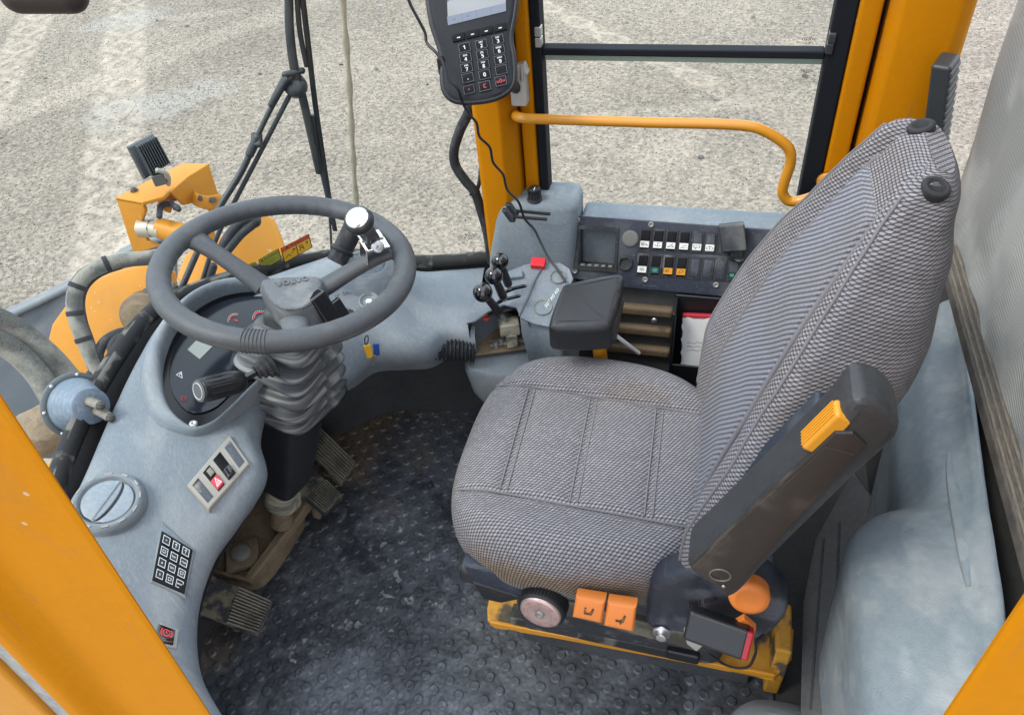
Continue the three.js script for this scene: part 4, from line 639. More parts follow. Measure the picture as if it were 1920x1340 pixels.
// ------------------------------------------------------------------ right hand console
const rectRing = (x0, x1, z0, z1, y, k = 6) => rr((x1 - x0) / 2, (z1 - z0) / 2, k, 48).map(([a, b]) => V((x0 + x1) / 2 + a, y, (z0 + z1) / 2 + b));
const cons = thing('side_console', 'grey side console with heater housing and dark switch panel', 'console', V(-0.1, 0, -1.4));
{
  const hb = put('heater_housing', loft([rectRing(-0.485, -0.272, -1.458, -1.275, 0.25), rectRing(-0.482, -0.272, -1.458, -1.295, 0.42), rectRing(-0.47, -0.272, -1.458, -1.318, 0.56), rectRing(-0.452, -0.272, -1.458, -1.338, 0.645), rectRing(-0.441, -0.272, -1.458, -1.350, 0.682), rectRing(-0.434, -0.275, -1.456, -1.356, 0.691), rectRing(-0.42, -0.285, -1.45, -1.366, 0.695), rectRing(-0.35, -0.33, -1.41, -1.39, 0.6955)]), greyPlastic, cons);
  put('sill_beam', boxAt(-0.035, 0.57, -1.418, 0.47, 0.165, 0.076, 0.012), greyPlastic, cons);
  const top = (u, v, l = 0) => PY(u, v, 0.694 + l);
  for (const [a, b] of [[[968, 396], [1032, 402]], [[962, 407], [1026, 412]]]) { const A = top(...a), B = top(...b), d = B.clone().sub(A), q = d.clone().normalize(); put('slider_slot', boxIn(A.clone().lerp(B, 0.5).add(V(0, 0.001, 0)), q, V(0, 1, 0), q.clone().cross(V(0, 1, 0)), d.length(), 0.005, 0.006, 0.001), deepBlack, hb); put('slider_tab', boxIn(top(a[0] - 8, a[1] - 4, 0.008), q, V(-0.5, 0.85, 0).normalize(), q.clone().cross(V(-0.5, 0.85, 0).normalize()).normalize(), 0.012, 0.032, 0.014, 0.003), blackPlastic, hb); }
  const k = PY(1003, 374, 0.695), kn = put('fan_knob', lathe([[0.0165, 0], [0.0165, 0.003], [0.0135, 0.005], [0.0125, 0.026], [0.011, 0.029], [0, 0.029]], k, V(0, 1, 0), 30), softBlack, hb);
  for (let i = 0; i < 14; i++) { const a = i / 14 * 6.283; put('knob_ridge', boxAt(k.x + Math.cos(a) * 0.0132, k.y + 0.0155, k.z + Math.sin(a) * 0.0132, 0.0022, 0.02, 0.0022, 0.0008), gloss, kn); }
  put('knob_pointer', boxAt(k.x + 0.002, k.y + 0.0294, k.z + 0.006, 0.0018, 0.001, 0.011, 0.0004), M({ color: lin(0.7, 0.7, 0.7) }), kn);
}
{ // switch panel
  const n = V(0, 0.4, 0.92).normalize(), o = PZ(1075, 405, -1.376), P = (u, v, l = 0) => PP(u, v, o, n).addScaledVector(n, l);
  const rec = [[1088, 428], [1157, 433], [1152, 503], [1083, 498]], bay = rec.map(([u, v]) => P(u, v));
  const pan = put('switch_panel', plate([[1076, 404], [1440, 430], [1520, 440], [1510, 575], [1400, 560], [1180, 540], [1064, 520]].map(([u, v]) => P(u, v)), 0.006, { n, bevel: 0.0015, holes: [bay] }), panelBlack, cons);
  const B = bay.map((p) => p.clone().addScaledVector(n, -0.055));
  const pocketTex = texture(256, (u, v) => { const a = ss(0.4, 0.7, fbm(u, v, 5, 6, 1201)); return [mix(0.03, 0.15, a), mix(0.03, 0.145, a), mix(0.03, 0.13, a)]; });
  put('radio_recess', join([plate(B, 0.004, { n, bevel: 0 }), ...[0, 1, 2, 3].map((i) => { const a = bay[i], b = bay[(i + 1) % 4], c = B[(i + 1) % 4], d = B[i]; return boxUV(quad(a, b, c, d).toNonIndexed()); })]), M({ map: sized(pocketTex, 0.2), roughness: 0.85 }), pan);
  put('recess_frame', plate([[1080, 421], [1162, 427], [1157, 511], [1075, 505]].map(([u, v]) => P(u, v, 0.003)), 0.004, { n, bevel: 0.001, holes: [rec.map(([u, v]) => P(u, v, 0.003))] }), dustyBlack, pan);
  for (let i = 0; i < 5; i++) put('clip_tooth', boxIn(P(1092 + i * 13, 499 + i * 0.8, -0.006), V(1, 0, 0), V(0, 1, 0).projectOnPlane(n).normalize(), n, 0.009, 0.009, 0.012, 0.001), dullSteel, pan);
  put('blanking_plug', lathe([[0.0175, 0], [0.017, 0.003], [0.013, 0.0042], [0, 0.0045]], P(1182, 447, 0.001), n, 30), M({ color: lin(0.17, 0.17, 0.15), roughness: 0.7 }), pan);
  put('lighter_socket', lathe([[0.0165, 0], [0.016, 0.004], [0.013, 0.006], [0.0115, 0.004], [0.011, 0.0], [0, 0.0012]], P(1173, 493, 0.001), n, 30), dustyBlack, pan);
  for (const [u, v] of [[1083, 412], [1221, 421], [1210, 524], [1343, 534], [1078, 508]]) put('screw', lathe([[0.0062, 0], [0.006, 0.0025], [0.0035, 0.0032], [0.0025, 0.0012], [0, 0.0012]], P(u, v), n, 14), dullSteel, pan);
  const icon = { lamp: (g) => { g.arc(70, 64, 26, 1.6, 4.7); g.closePath(); g.moveTo(20, 44); g.lineTo(40, 44); g.moveTo(20, 64); g.lineTo(40, 64); g.moveTo(20, 84); g.lineTo(40, 84); }, loader: (g) => { g.rect(18, 30, 34, 26); g.moveTo(52, 44); g.lineTo(84, 56); g.lineTo(108, 84); g.arc(34, 80, 14, 0, 6.3); }, shovel: (g) => { g.moveTo(24, 70); g.quadraticCurveTo(64, 120, 104, 70); g.moveTo(64, 84); g.lineTo(64, 24); g.lineTo(96, 24); }, grade: (g) => { g.moveTo(20, 96); g.lineTo(108, 96); g.lineTo(70, 50); g.closePath(); g.moveTo(84, 20); g.lineTo(84, 56); }, slope: (g) => { g.moveTo(18, 98); g.lineTo(110, 98); g.moveTo(34, 78); g.lineTo(92, 40); g.lineTo(104, 60); }, washer: (g) => { g.rect(20, 30, 88, 46); g.moveTo(60, 52); g.lineTo(40, 104); g.lineTo(64, 104); }, wiper: (g) => { g.moveTo(16, 64); g.quadraticCurveTo(64, 18, 112, 64); g.lineTo(112, 96); g.lineTo(16, 96); g.closePath(); g.moveTo(64, 96); g.lineTo(64, 30); }, sun: (g) => { g.arc(64, 64, 18, 0, 6.3); for (let i = 0; i < 8; i++) { const a = i * 0.785; g.moveTo(64 + 28 * Math.cos(a), 64 + 28 * Math.sin(a)); g.lineTo(64 + 44 * Math.cos(a), 64 + 44 * Math.sin(a)); } }, beacon: (g) => { g.arc(70, 56, 26, 0, 6.3); g.moveTo(20, 100); g.lineTo(50, 72); } };
  const cap = (key, bg, fg) => canvasTex(128, 96, (g, w, h) => { g.fillStyle = bg; g.fillRect(0, 0, w, h); g.scale(1, 0.75); g.strokeStyle = fg; g.lineWidth = 8; g.beginPath(); icon[key](g); g.stroke(); });
  const W = '#e4e3dc', K = '#26282b', rows = [[1203.5, 431, 24.4, 1.35, [['loader', W, K], ['shovel', W, K], ['grade', W, K], ['slope', W, K], ['washer', W, K], ['wiper', W, K], null, null]], [1198.5, 478, 24.3, 1.6, [['sun', W, K], ['sun', '#123a34', '#62c9b4'], ['lamp', '#d08c12', K], ['beacon', '#d08c12', K], null, null, null, ['lamp', '#10302c', '#62c9b4']]]];
  for (const [u0, v0, du, dv, cells] of rows) cells.forEach((c, k) => {
    const u = u0 + du * k, v = v0 + dv * k, sk = -4.5;
    put('switch_bay', plate([[u - 2.5, v - 4], [u + 21, v - 2.6], [u + 20.5 + sk, v + 39.5], [u - 3 + sk, v + 38]].map(([a, b]) => P(a, b, 0.0022)), 0.004, { n, bevel: 0.001, holes: [[[u, v - 1], [u + 18, v], [u + 18 + sk, v + 36.5], [u + sk, v + 35.5]].map(([a, b]) => P(a, b, 0.0022))] }), dustyBlack, pan);
    const q = [[u + 0.8, v], [u + 17.2, v + 1], [u + 17.2 + sk, v + 35.6], [u + 0.8 + sk, v + 34.6]].map(([a, b]) => P(a, b, c ? 0.0042 : 0.0016));
    const s = put(c ? 'rocker_switch' : 'blank_cover', plate(q, 0.006, { n, bevel: 0.0012 }), c && k < 4 ? rockerBlack : panelBlack, pan);
    if (c) { const L = (b) => [q[0].clone().lerp(q[3], b), q[1].clone().lerp(q[2], b)], [a1, b1] = L(0.56), [a2, b2] = L(0.9); put('legend', quad(a1, b1, b2, a2, 0.0007), M({ map: cap(...c), roughness: 0.6 }), s); }
  });
  // connector plugged into the panel, with its sprung lead
  const cp = P(1374, 441, 0.02);
  put('plug', join([boxIn(cp, V(0.97, 0.2, 0).normalize(), V(-0.2, 0.97, 0).normalize().projectOnPlane(n).normalize(), n, 0.05, 0.055, 0.038, 0.004), boxIn(P(1383, 464, 0.012), V(1, 0, 0), V(0, 1, 0).projectOnPlane(n).normalize(), n, 0.026, 0.036, 0.02, 0.003)]), blackPlastic, pan);
  for (let i = 0; i < 4; i++) put('strain_relief', lathe([[0.006, -0.0016], [0.009, -0.001], [0.009, 0.001], [0.006, 0.0016]], P(1386, 472 + i * 4, 0.006), V(0, 1, 0), 18), dullSteel, pan);
}
{ // wall under the panel with two pressed ribs and the black document tray
  put('lower_wall', plate([V(-0.27, 0.545, -1.335), V(0.24, 0.545, -1.335), V(0.24, 0.03, -1.33), V(-0.27, 0.03, -1.33)], 0.01, { bevel: 0.002 }), wallDark, cons);
  for (const y of [0.462, 0.405, 0.345]) put('pressed_rib', boxAt(-0.155, y, -1.326, 0.2, 0.026, 0.022, 0.009), M({ map: sized(tanTex, 0.4), color: lin(0.55, 0.52, 0.48), roughness: 0.7 }), cons);
  const b = PZ(1227, 600, -1.31); put('rib_bolt', lathe([[0.007, 0], [0.0065, 0.004], [0, 0.005]], b, V(0, 0, 1), 6), steel, cons);
  const t = thing('document_tray', 'black document tray on the wall beside the backrest', 'tray', V(0.07, 0.3, -1.27));
  put('back', boxAt(0.07, 0.40, -1.318, 0.25, 0.24, 0.008, 0.003), softBlack, t);
  put('side', boxAt(-0.052, 0.395, -1.285, 0.007, 0.24, 0.06, 0.003), softBlack, t);
  put('front_lip', boxAt(0.07, 0.325, -1.262, 0.25, 0.09, 0.006, 0.003), softBlack, t);
  put('bottom', boxAt(0.07, 0.281, -1.29, 0.25, 0.006, 0.06, 0.002), softBlack, t);
  const nb = thing('note_pad', 'crumpled white note pad with red edge in the black tray', 'note pad', V(0.05, 0.3, -1.285));
  const X = V(1, 0.06, 0).normalize(), Yv = V(-0.06, 0.95, -0.2).normalize(), Z = X.clone().cross(Yv), o = V(0.042, 0.395, -1.279);
  const leaf = (dz, w, h, amp) => { const rows = []; for (let j = 0; j <= 20; j++) { const r = []; for (let i = 0; i <= 16; i++) { const a = i / 16 - 0.5, c = j / 20 - 0.5; r.push(o.clone().addScaledVector(X, a * w + 0.003 * Math.sin(j * 1.7) * (i === 0 ? 1 : 0)).addScaledVector(Yv, c * h + 0.004 * Math.sin(i * 1.3) * (j === 20 ? 1 : 0)).addScaledVector(Z, dz + amp * (fbm(a + 0.5, c + 0.5, 3, 3, 5) - 0.5))); } rows.push(r); } const g = loft(rows, false), uv = g.attributes.uv; for (let j = 0; j <= 20; j++) for (let i = 0; i <= 16; i++) uv.setXY(j * 17 + i, i / 16, j / 20); return g; };
  put('block', boxIn(o.clone().addScaledVector(Z, -0.006), X, Yv, Z, 0.146, 0.172, 0.01, 0.002), M({ color: lin(0.7, 0.69, 0.66), roughness: 0.9 }), nb);
  put('red_edge', boxIn(o.clone().addScaledVector(Yv, 0.09).addScaledVector(Z, -0.004), X, Yv, Z, 0.146, 0.008, 0.011, 0.002), M({ color: lin(0.45, 0.02, 0.035), roughness: 0.6 }), nb);
  put('top_sheet', leaf(0.0025, 0.144, 0.17, 0.006), M({ roughness: 0.9, map: canvasTex(512, 600, (g, w, h) => { g.fillStyle = '#d9d8d6'; g.fillRect(0, 0, w, h); const r = rngOf(31); g.strokeStyle = '#51535c'; g.lineWidth = 3; const scrawl = (x, y, L) => { g.beginPath(); g.moveTo(x, y); for (let i = 0; i < L; i += 7) g.lineTo(x + i, y + (r() - 0.5) * 20); g.stroke(); }; scrawl(250, 160, 110); for (let k = 0; k < 3; k++) { scrawl(40, 205 + k * 34, 130 + 60 * r()); scrawl(220, 198 + k * 34, 190); } scrawl(220, 360, 120); scrawl(70, 420, 40); scrawl(70, 445, 40); scrawl(400, 400, 50); g.beginPath(); g.moveTo(60, 500); g.lineTo(460, 480); g.stroke(); scrawl(60, 560, 110); scrawl(240, 545, 180); }) }), nb);
}
{ // lever pod
  const t = thing('lever_pod', 'grey lever pod with slotted top and broken open front', 'control pod', V(-0.37, 0.25, -1.18));
  const n = V(0.02, 0.955, 0.3).normalize(), o = PY(990, 540, 0.582), P = (u, v, l = 0) => PP(u, v, o, n).addScaledVector(n, l);
  const slots = [[[944, 547], [952, 538], [982, 531], [991, 534], [988, 540], [966, 545], [948, 552]], [[924, 570], [936, 559], [972, 550], [981, 553], [976, 559], [946, 566], [928, 576]]];
  const shell = put('top_shell', plate([[874, 606], [882, 580], [893, 560], [918, 532], [950, 509], [985, 495], [1020, 490], [1050, 492], [1068, 503], [1075, 522], [1058, 560], [1040, 600], [1030, 612], [1000, 606], [976, 595], [968, 576], [945, 571], [915, 584], [890, 602]].map(([u, v]) => P(u, v)), 0.006, { n, bevel: 0.002, holes: slots.map((s) => s.map(([u, v]) => P(u, v))) }), greyPlastic, t);
  put('slot_liner', plate([[905, 590], [930, 545], [960, 515], [1000, 505], [1010, 530], [975, 570]].map(([u, v]) => P(u, v, -0.012)), 0.002, { n, bevel: 0 }), deepBlack, t);
  const wall = (px, drop, m = greyPlastic) => px.map(([u, v]) => P(u, v, -0.006));
  const skirt = (px, h) => { const a = spline(wall(px), 30), r = [a, a.map((p) => p.clone().add(V(0, -h * 0.5, 0.002))), a.map((p) => p.clone().add(V(0, -h, 0.004)))]; return loft(r, false); };
  put('side_skirt', skirt([[876, 606], [884, 580], [895, 561], [920, 533], [952, 511], [986, 497], [1020, 492], [1050, 494], [1066, 505], [1072, 522]], 0.14), greyPlastic, t);
  // front right hump
  const hump = [[975, 594], [1000, 590], [1030, 600], [1046, 606], [1062, 575], [1072, 525]];
  const H0 = spline(hump.map(([u, v]) => P(u, v, -0.001)), 24), H = [H0, H0.map((p, i) => p.clone().add(V(0.004, -0.03, 0.012))), H0.map((p) => p.clone().add(V(0.012, -0.09, 0.012))), H0.map((p) => p.clone().add(V(0.016, -0.17, 0.004)))];
  put('corner_cover', loft(H, false), greyPlastic, t);
  put('ridge', tube([P(974, 592, 0.002), P(990, 560, 0.003), P(1004, 525, 0.003), P(1018, 500, 0.002)], 0.0022, 20, 6), M({ color: lin(0.12, 0.13, 0.14), roughness: 0.6 }), shell);
  for (const [u, v, r] of [[1047, 520, 0.017], [1018, 577, 0.019]]) { put('finger_hollow', lathe([[r, 0.0015], [r * 0.9, 0.0005], [r * 0.78, -0.004], [r * 0.5, -0.009], [0, -0.011]], P(u, v, 0.002), n, 30), M({ map: sized(hoseTex, 0.1), color: lin(1.2, 1.25, 1.3), roughness: 0.6 }), shell); }
  put('handwriting', quad(P(1014, 572, 0.002), P(1046, 530, 0.002), P(1060, 542, 0.002), P(1028, 586, 0.002)), printMat(canvasTex(256, 96, (g) => { g.fillStyle = 'rgba(225,228,228,0.85)'; g.font = 'italic bold 40px sans-serif'; g.fillText('SUT XO KO', 10, 60); })), shell);
  put('red_catch', boxIn(P(1010, 497, 0.006), V(1, 0, 0).projectOnPlane(n).normalize(), n.clone().cross(V(1, 0, 0).projectOnPlane(n).normalize()).negate(), n, 0.03, 0.022, 0.014, 0.002), M({ color: lin(0.6, 0.02, 0.03), roughness: 0.4 }), t);
  put('flap', boxIn(P(965, 518, 0.004), V(0.96, 0.1, -0.25).projectOnPlane(n).normalize(), n.clone().cross(V(0.96, 0.1, -0.25).projectOnPlane(n).normalize()).negate(), n, 0.036, 0.018, 0.01, 0.003), greyPlastic, t);
  // open cavity: dusty tray, lever block, bolts
  const ty = 0.462, T = (u, v, y = ty) => PY(u, v, y);
  put('tray', plate([[886, 664], [1002, 648], [992, 600], [905, 600]].map(([u, v]) => T(u, v)), 0.008, { n: V(0, 1, 0), bevel: 0.002 }), dustTan, t);
  put('cavity_wall', loft([[[884, 664], [890, 612], [925, 596], [975, 596], [1000, 648]].map(([u, v]) => T(u, v, 0.46)), [[878, 612], [893, 585], [930, 573], [972, 578], [992, 606]].map(([u, v]) => T(u, v, 0.555))].map((r) => spline(r, 24)), false), deepBlack, t);
  const blk = T(955, 612, 0.515), ag = V(0.93, 0, -0.36), bg = V(0, 1, 0).cross(ag);
  put('lever_block', join([boxIn(blk, ag, V(0, 1, 0), bg.clone().negate(), 0.042, 0.03, 0.03, 0.003), boxIn(blk.clone().add(V(0.004, -0.03, 0.005)), ag, V(0, 1, 0), bg.clone().negate(), 0.024, 0.034, 0.02, 0.003), boxIn(T(950, 640, 0.468), ag, V(0, 1, 0), bg.clone().negate(), 0.075, 0.007, 0.018, 0.002)]), M({ map: sized(hoseTex, 0.08), color: lin(1.6, 1.55, 1.4), roughness: 0.6, metalness: 0.3 }), t);
  for (const [u, v] of [[930, 646], [962, 634], [972, 622], [940, 640]]) put('bolt', lathe([[0.0065, -0.008], [0.0065, 0.006], [0.005, 0.007], [0, 0.007]], T(u, v, 0.472), V(0, 1, 0), 6), dullSteel, t);
  put('red_grommet', lathe([[0.008, 0], [0.007, 0.006], [0, 0.007]], T(911, 594, 0.545), V(0.5, 0.3, 0.8).normalize(), 16), M({ color: lin(0.5, 0.05, 0.03), roughness: 0.5 }), t);
  // lower body
  put('lower_body', loft([rectRing(-0.478, -0.31, -1.30, -1.095, 0.442, 5), rectRing(-0.482, -0.305, -1.30, -1.09, 0.43, 5), rectRing(-0.47, -0.305, -1.30, -1.09, 0.37, 5), rectRing(-0.44, -0.31, -1.30, -1.11, 0.3, 5)]), greyPlastic, t);
  // three ball levers
  const lev = (label, bu, bv, by, fu, fv, fy, r, bare) => {
    const b = PY(bu, bv, by), f = PY(fu, fv, fy), d = b.clone().sub(f), L = d.length(), q = d.clone().normalize(), g = thing('control_lever', label, 'lever', f, 'ball-topped levers on the lever pod');
    put('rod', rod(f, b, 0.0048), dullSteel, g);
    put('sleeve', lathe([[0, 0], [0.0085, 0.001], [0.0088, 0.01], [0.0075, L * (1 - bare) - r * 0.6], [0, L * (1 - bare)]], f.clone().addScaledVector(q, L * bare), q, 20), softBlack, g);
    put('ball_knob', new THREE.SphereGeometry(r, 40, 28).translate(b.x, b.y, b.z), gloss, g);
  };
  lev('ball lever nearest the seat, its rod bare in the broken opening', 905, 548, 0.655, 953, 606, 0.52, 0.0192, 0.36);
  lev('middle one of the three black ball levers', 926, 517, 0.662, 946, 562, 0.588, 0.0178, 0.12);
  lev('ball lever farthest from the seat, closest to the window', 937.5, 490, 0.668, 956, 541, 0.594, 0.0174, 0.14);
}
{ // wrist rest
  const t = thing('wrist_rest', 'black padded wrist rest between lever pod and switch panel', 'arm pad', PY(1110, 600, 0.55));
  const n = V(0.06, 0.97, 0.22).normalize(), o = PY(1100, 570, 0.665);
  const pts = [[1058, 528], [1168, 507], [1181, 545], [1148, 606], [1032, 612]].map(([u, v]) => PP(u, v, o, n));
  const S = []; const c = V(); pts.forEach((p) => c.add(p)); c.divideScalar(pts.length);
  const out = [[1056, 530], [1164, 509], [1170, 513], [1150, 606], [1145, 611], [1034, 613], [1029, 607], [1052, 536]].map(([u, v]) => PP(u, v, o, n));
  put('pad', plate(spline(out, 80, true).slice(0, -1), 0.078, { n, bevel: 0.015 }), softBlack, t);
  put('base', plate(out.map((p) => c.clone().addScaledVector(p.clone().sub(c), 0.8).addScaledVector(n, -0.076).add(V(0.012, 0, -0.02))), 0.02, { n, bevel: 0.004 }), blackPlastic, t);
  put('post', rod(c.clone().addScaledVector(n, -0.06), V(c.x + 0.02, 0.3, c.z - 0.04), 0.014), yellowBar, t);
  put('stay', rod(PY(1150, 625, 0.56), PY(1198, 662, 0.48), 0.004), M({ color: lin(0.6, 0.6, 0.6), roughness: 0.4 }), t);
}
single('grey_bar', rod(PY(1308, 708, 0.47), PY(1372, 722, 0.47), 0.012), greyPlastic, 'short grey bar showing between seat cushion and backrest', 'bar');
{ // corrugated boot between dash and lever pod
  const a = PY(798, 648, 0.49), b = PY(890, 654, 0.478), d = b.clone().sub(a), L = d.length(), pr = [[0.012, 0]]; const m = 13;
  for (let k = 0; k <= m * 6; k++) { const q = k / (m * 6); pr.push([0.0265 + 0.004 * Math.cos(q * m * 6.283), q * L]); } pr.push([0.012, L]);
  single('corrugated_boot', lathe(pr, a, d.normalize(), 28), rubberBlack, 'black corrugated rubber boot between dashboard and lever pod', 'rubber boot');
}
// ------------------------------------------------------------------ keypad terminal, bracket, leads
{
  const n = AX_F.clone().negate().lerp(V(0.2, 0.15, 1), 0.25).normalize(), o = PZ(885, 110, -1.225), P = (u, v, l = 0) => PP(u, v, o, n).addScaledVector(n, l);
  const t = thing('keypad_terminal', 'black handheld keypad terminal mounted on the front pillar', 'terminal', P(882, 190, -0.04));
  const out = [[790, -130], [955, -140], [972, -60], [966, 20], [958, 70], [964, 110], [962, 160], [935, 182], [880, 192], [848, 188], [832, 170], [826, 100], [808, 40], [797, -40]];
  const body = put('case', plate(spline(out.map(([u, v]) => P(u, v)), 90, true).slice(0, -1), 0.036, { n, bevel: 0.009 }), M({ color: lin(0.02, 0.022, 0.026), roughness: 0.55, specularIntensity: 0.45, bumpMap: sized(tGrain, 0.05), bumpScale: 0.0003 }), t);
  put('back_shell', plate(spline(out.map(([u, v]) => P(882 + (u - 882) * 0.86, 30 + (v - 30) * 0.9, -0.034)), 90, true).slice(0, -1), 0.03, { n, bevel: 0.008 }), blackPlastic, t);
  put('bumper', tube(spline(out.map(([u, v]) => P(885 + (u - 885) * 0.985, 25 + (v - 25) * 0.985, -0.008)), 90, true).slice(0, -1), 0.0055, 180, 8, true), softBlack, t);
  const scr = put('screen', plate([[834, -110], [945, -122], [949, 21], [840, 48]].map(([u, v]) => P(u, v, 0.001)), 0.002, { n, bevel: 0.0004 }), M({ color: lin(0.3, 0.31, 0.32), roughness: 0.18 }), body);
  const soft = canvasTex(256, 64, (g, w, h) => { g.fillStyle = '#6f7683'; g.fillRect(0, 0, w, h); g.fillStyle = '#59616f'; for (let i = 1; i < 4; i++) g.fillRect(i * 64 - 1, 0, 2, 64); g.fillStyle = '#3c4350'; g.font = 'bold 26px sans-serif'; g.fillText('<', 22, 42); g.fillText('>', 84, 42); });
  put('soft_key_bar', quad(P(838, 32, 0.0014), P(948.5, 6, 0.0014), P(949, 21, 0.0014), P(840, 47.5, 0.0014)), M({ map: soft, roughness: 0.25 }), scr);
  put('screen_text', quad(P(836, -8, 0.0014), P(880, -13, 0.0014), P(881, -1, 0.0014), P(837, 5, 0.0014)), printMat(canvasTex(128, 48, (g) => { g.fillStyle = '#2a2d33'; g.font = 'bold 34px sans-serif'; g.fillText('Jul', 4, 36); })), scr);
  const key = (u, v, w, h, ink, str, sub) => {
    const rx = V(), c4 = [[-w, -h], [w, -h], [w, h], [-w, h]].map(([a, b]) => P(u + a * 0.972 + b * 0.2, v - a * 0.235 + b * 0.985, 0.0035));
    const k = put('key', plate(c4, 0.005, { n, bevel: 0.0012 }), rockerBlack, body);
    put('legend', quad(...c4, 0.0006), printMat(canvasTex(128, 104, (g) => { g.strokeStyle = 'rgba(150,155,160,0.55)'; g.lineWidth = 4; g.strokeRect(4, 4, 120, 96); g.fillStyle = ink; g.textAlign = 'center'; g.font = `bold ${sub ? 56 : 60}px sans-serif`; g.fillText(str, 64, sub ? 88 : 72); if (sub) { g.font = 'bold 26px sans-serif'; g.fillText(sub, 64, 36); } })), k);
  };
  const cols = [[871, 90], [902.5, 84], [933.5, 75]], digits = [['1', 'ABC2', 'DEF3'], ['GHI4', 'JKL5', 'MNO6'], ['PRS7', 'TUV8', 'WXY9'], ['.', '0', '<']];
  digits.forEach((r, j) => r.forEach((s, i) => { const d = s.slice(-1), sub = s.slice(0, -1); key(cols[i][0] + j * 2.1, cols[i][1] + j * 18.9, 11, 8.6, '#d5d8da', d === '<' ? '\u21B5' : d, sub); }));
  key(879.5, 168.5, 10.5, 8, '#a23b44', '+', ''); key(909, 162, 11, 9, '#c2414b', 'C', ''); key(939, 152.5, 11, 9, '#b03a44', '\u00BB0\u00AB', '');
  for (let i = 0; i < 4; i++) { const u = 860 + i * 26, v = 70 - i * 6; const c4 = [[-12, -7], [12, -7], [12, 7], [-12, 7]].map(([a, b]) => P(u + a * 0.972 + b * 0.16, v - a * 0.235 + b * 0.985, 0.003)); const k = put('function_key', plate(c4, 0.005, { n, bevel: 0.001 }), rockerBlack, body); put('mark', quad(P(u - 3, v + 1, 0.0038), P(u + 3, v - 0.5, 0.0038), P(u + 3, v + 1.6, 0.0038), P(u - 3, v + 3, 0.0038)), M({ color: lin(0.6, 0.6, 0.6) }), k); }
  put('side_port', boxIn(P(826, 118, -0.012), V(0.97, 0, -0.24), V(0, 1, 0), V(0.24, 0, 0.97), 0.012, 0.03, 0.02, 0.003), softBlack, body);
  // clamp on the pillar
  const b = thing('terminal_bracket', 'bright aluminium clamp bracket holding the terminal to the pillar', 'bracket', PZ(975, 180, -1.37));
  put('jaw', boxIn(PZ(974, 165, -1.375), V(1, 0, 0), V(0, 1, 0), V(0, 0, 1), 0.03, 0.062, 0.03, 0.004), M({ color: lin(0.55, 0.56, 0.55), metalness: 0.7, roughness: 0.35 }), b);
  put('jaw_tooth', boxIn(PZ(977, 130, -1.37), V(0.9, 0.3, 0), V(-0.3, 0.9, 0), V(0, 0, 1), 0.026, 0.024, 0.022, 0.004), M({ color: lin(0.5, 0.51, 0.5), metalness: 0.7, roughness: 0.4 }), b);
  put('arm', tube([PZ(970, 165, -1.37), PZ(945, 150, -1.33), P(900, 120, -0.05)], 0.012, 16, 10), softBlack, b);
  put('clamp_screw', rod(PZ(978, 118, -1.36), PZ(980, 150, -1.36), 0.005), steel, b);
  const cv = (u, v, z) => PZ(u, v, z);
  single('power_lead', tube([cv(758, -30, -1.2), cv(768, 5, -1.2), cv(785, 38, -1.2), cv(797, 62, -1.2), cv(800, 80, -1.195), cv(815, 96, -1.185), cv(828, 112, -1.18), cv(840, 145, -1.17), cv(858, 166, -1.17), cv(866, 190, -1.18), cv(880, 214, -1.2), cv(893, 230, -1.22), cv(899, 256, -1.24), cv(918, 276, -1.26), cv(925, 305, -1.275), cv(943, 327, -1.285), cv(951, 355, -1.29), cv(972, 378, -1.295), cv(984, 410, -1.3), cv(1003, 432, -1.3), cv(1014, 455, -1.29), cv(1030, 485, -1.27), cv(1047, 508, -1.25), cv(1060, 528, -1.23)], 0.0026, 220, 8), softBlack, 'thin black lead curling down from the terminal to the lever pod', 'cable');
  const hz = -1.39;
  const hs = thing('cable_conduit', 'thick black conduit bowed out beside the front pillar', 'conduit', cv(915, 455, hz));
  put('sleeve', tube([cv(884, 150, hz), cv(880, 205, hz), cv(862, 245, hz), cv(851, 285, hz), cv(854, 310, hz), cv(872, 338, hz), cv(890, 360, hz), cv(902, 395, hz), cv(912, 430, hz), cv(922, 490, hz)], 0.0105, 90, 12), rubberBlack, hs);
  put('cable_tie', lathe([[0.012, -0.002], [0.0125, 0.002]], cv(890, 361, hz), V(0.3, -0.9, 0.1).normalize(), 20), deepBlack, hs);
  put('tie_tail', rod(cv(886, 361, hz + 0.01), cv(880, 366, hz + 0.012), 0.0012), deepBlack, hs);
  single('wire', tube([cv(888, 190, hz - 0.02), cv(897, 235, hz - 0.02), cv(902, 300, hz - 0.02), cv(898, 345, hz - 0.012), cv(893, 362, hz - 0.01), cv(906, 420, hz - 0.02), cv(925, 480, hz - 0.02)], 0.0045, 60, 8), rubberBlack, 'thinner black wire running along the front pillar edge', 'cable');
}
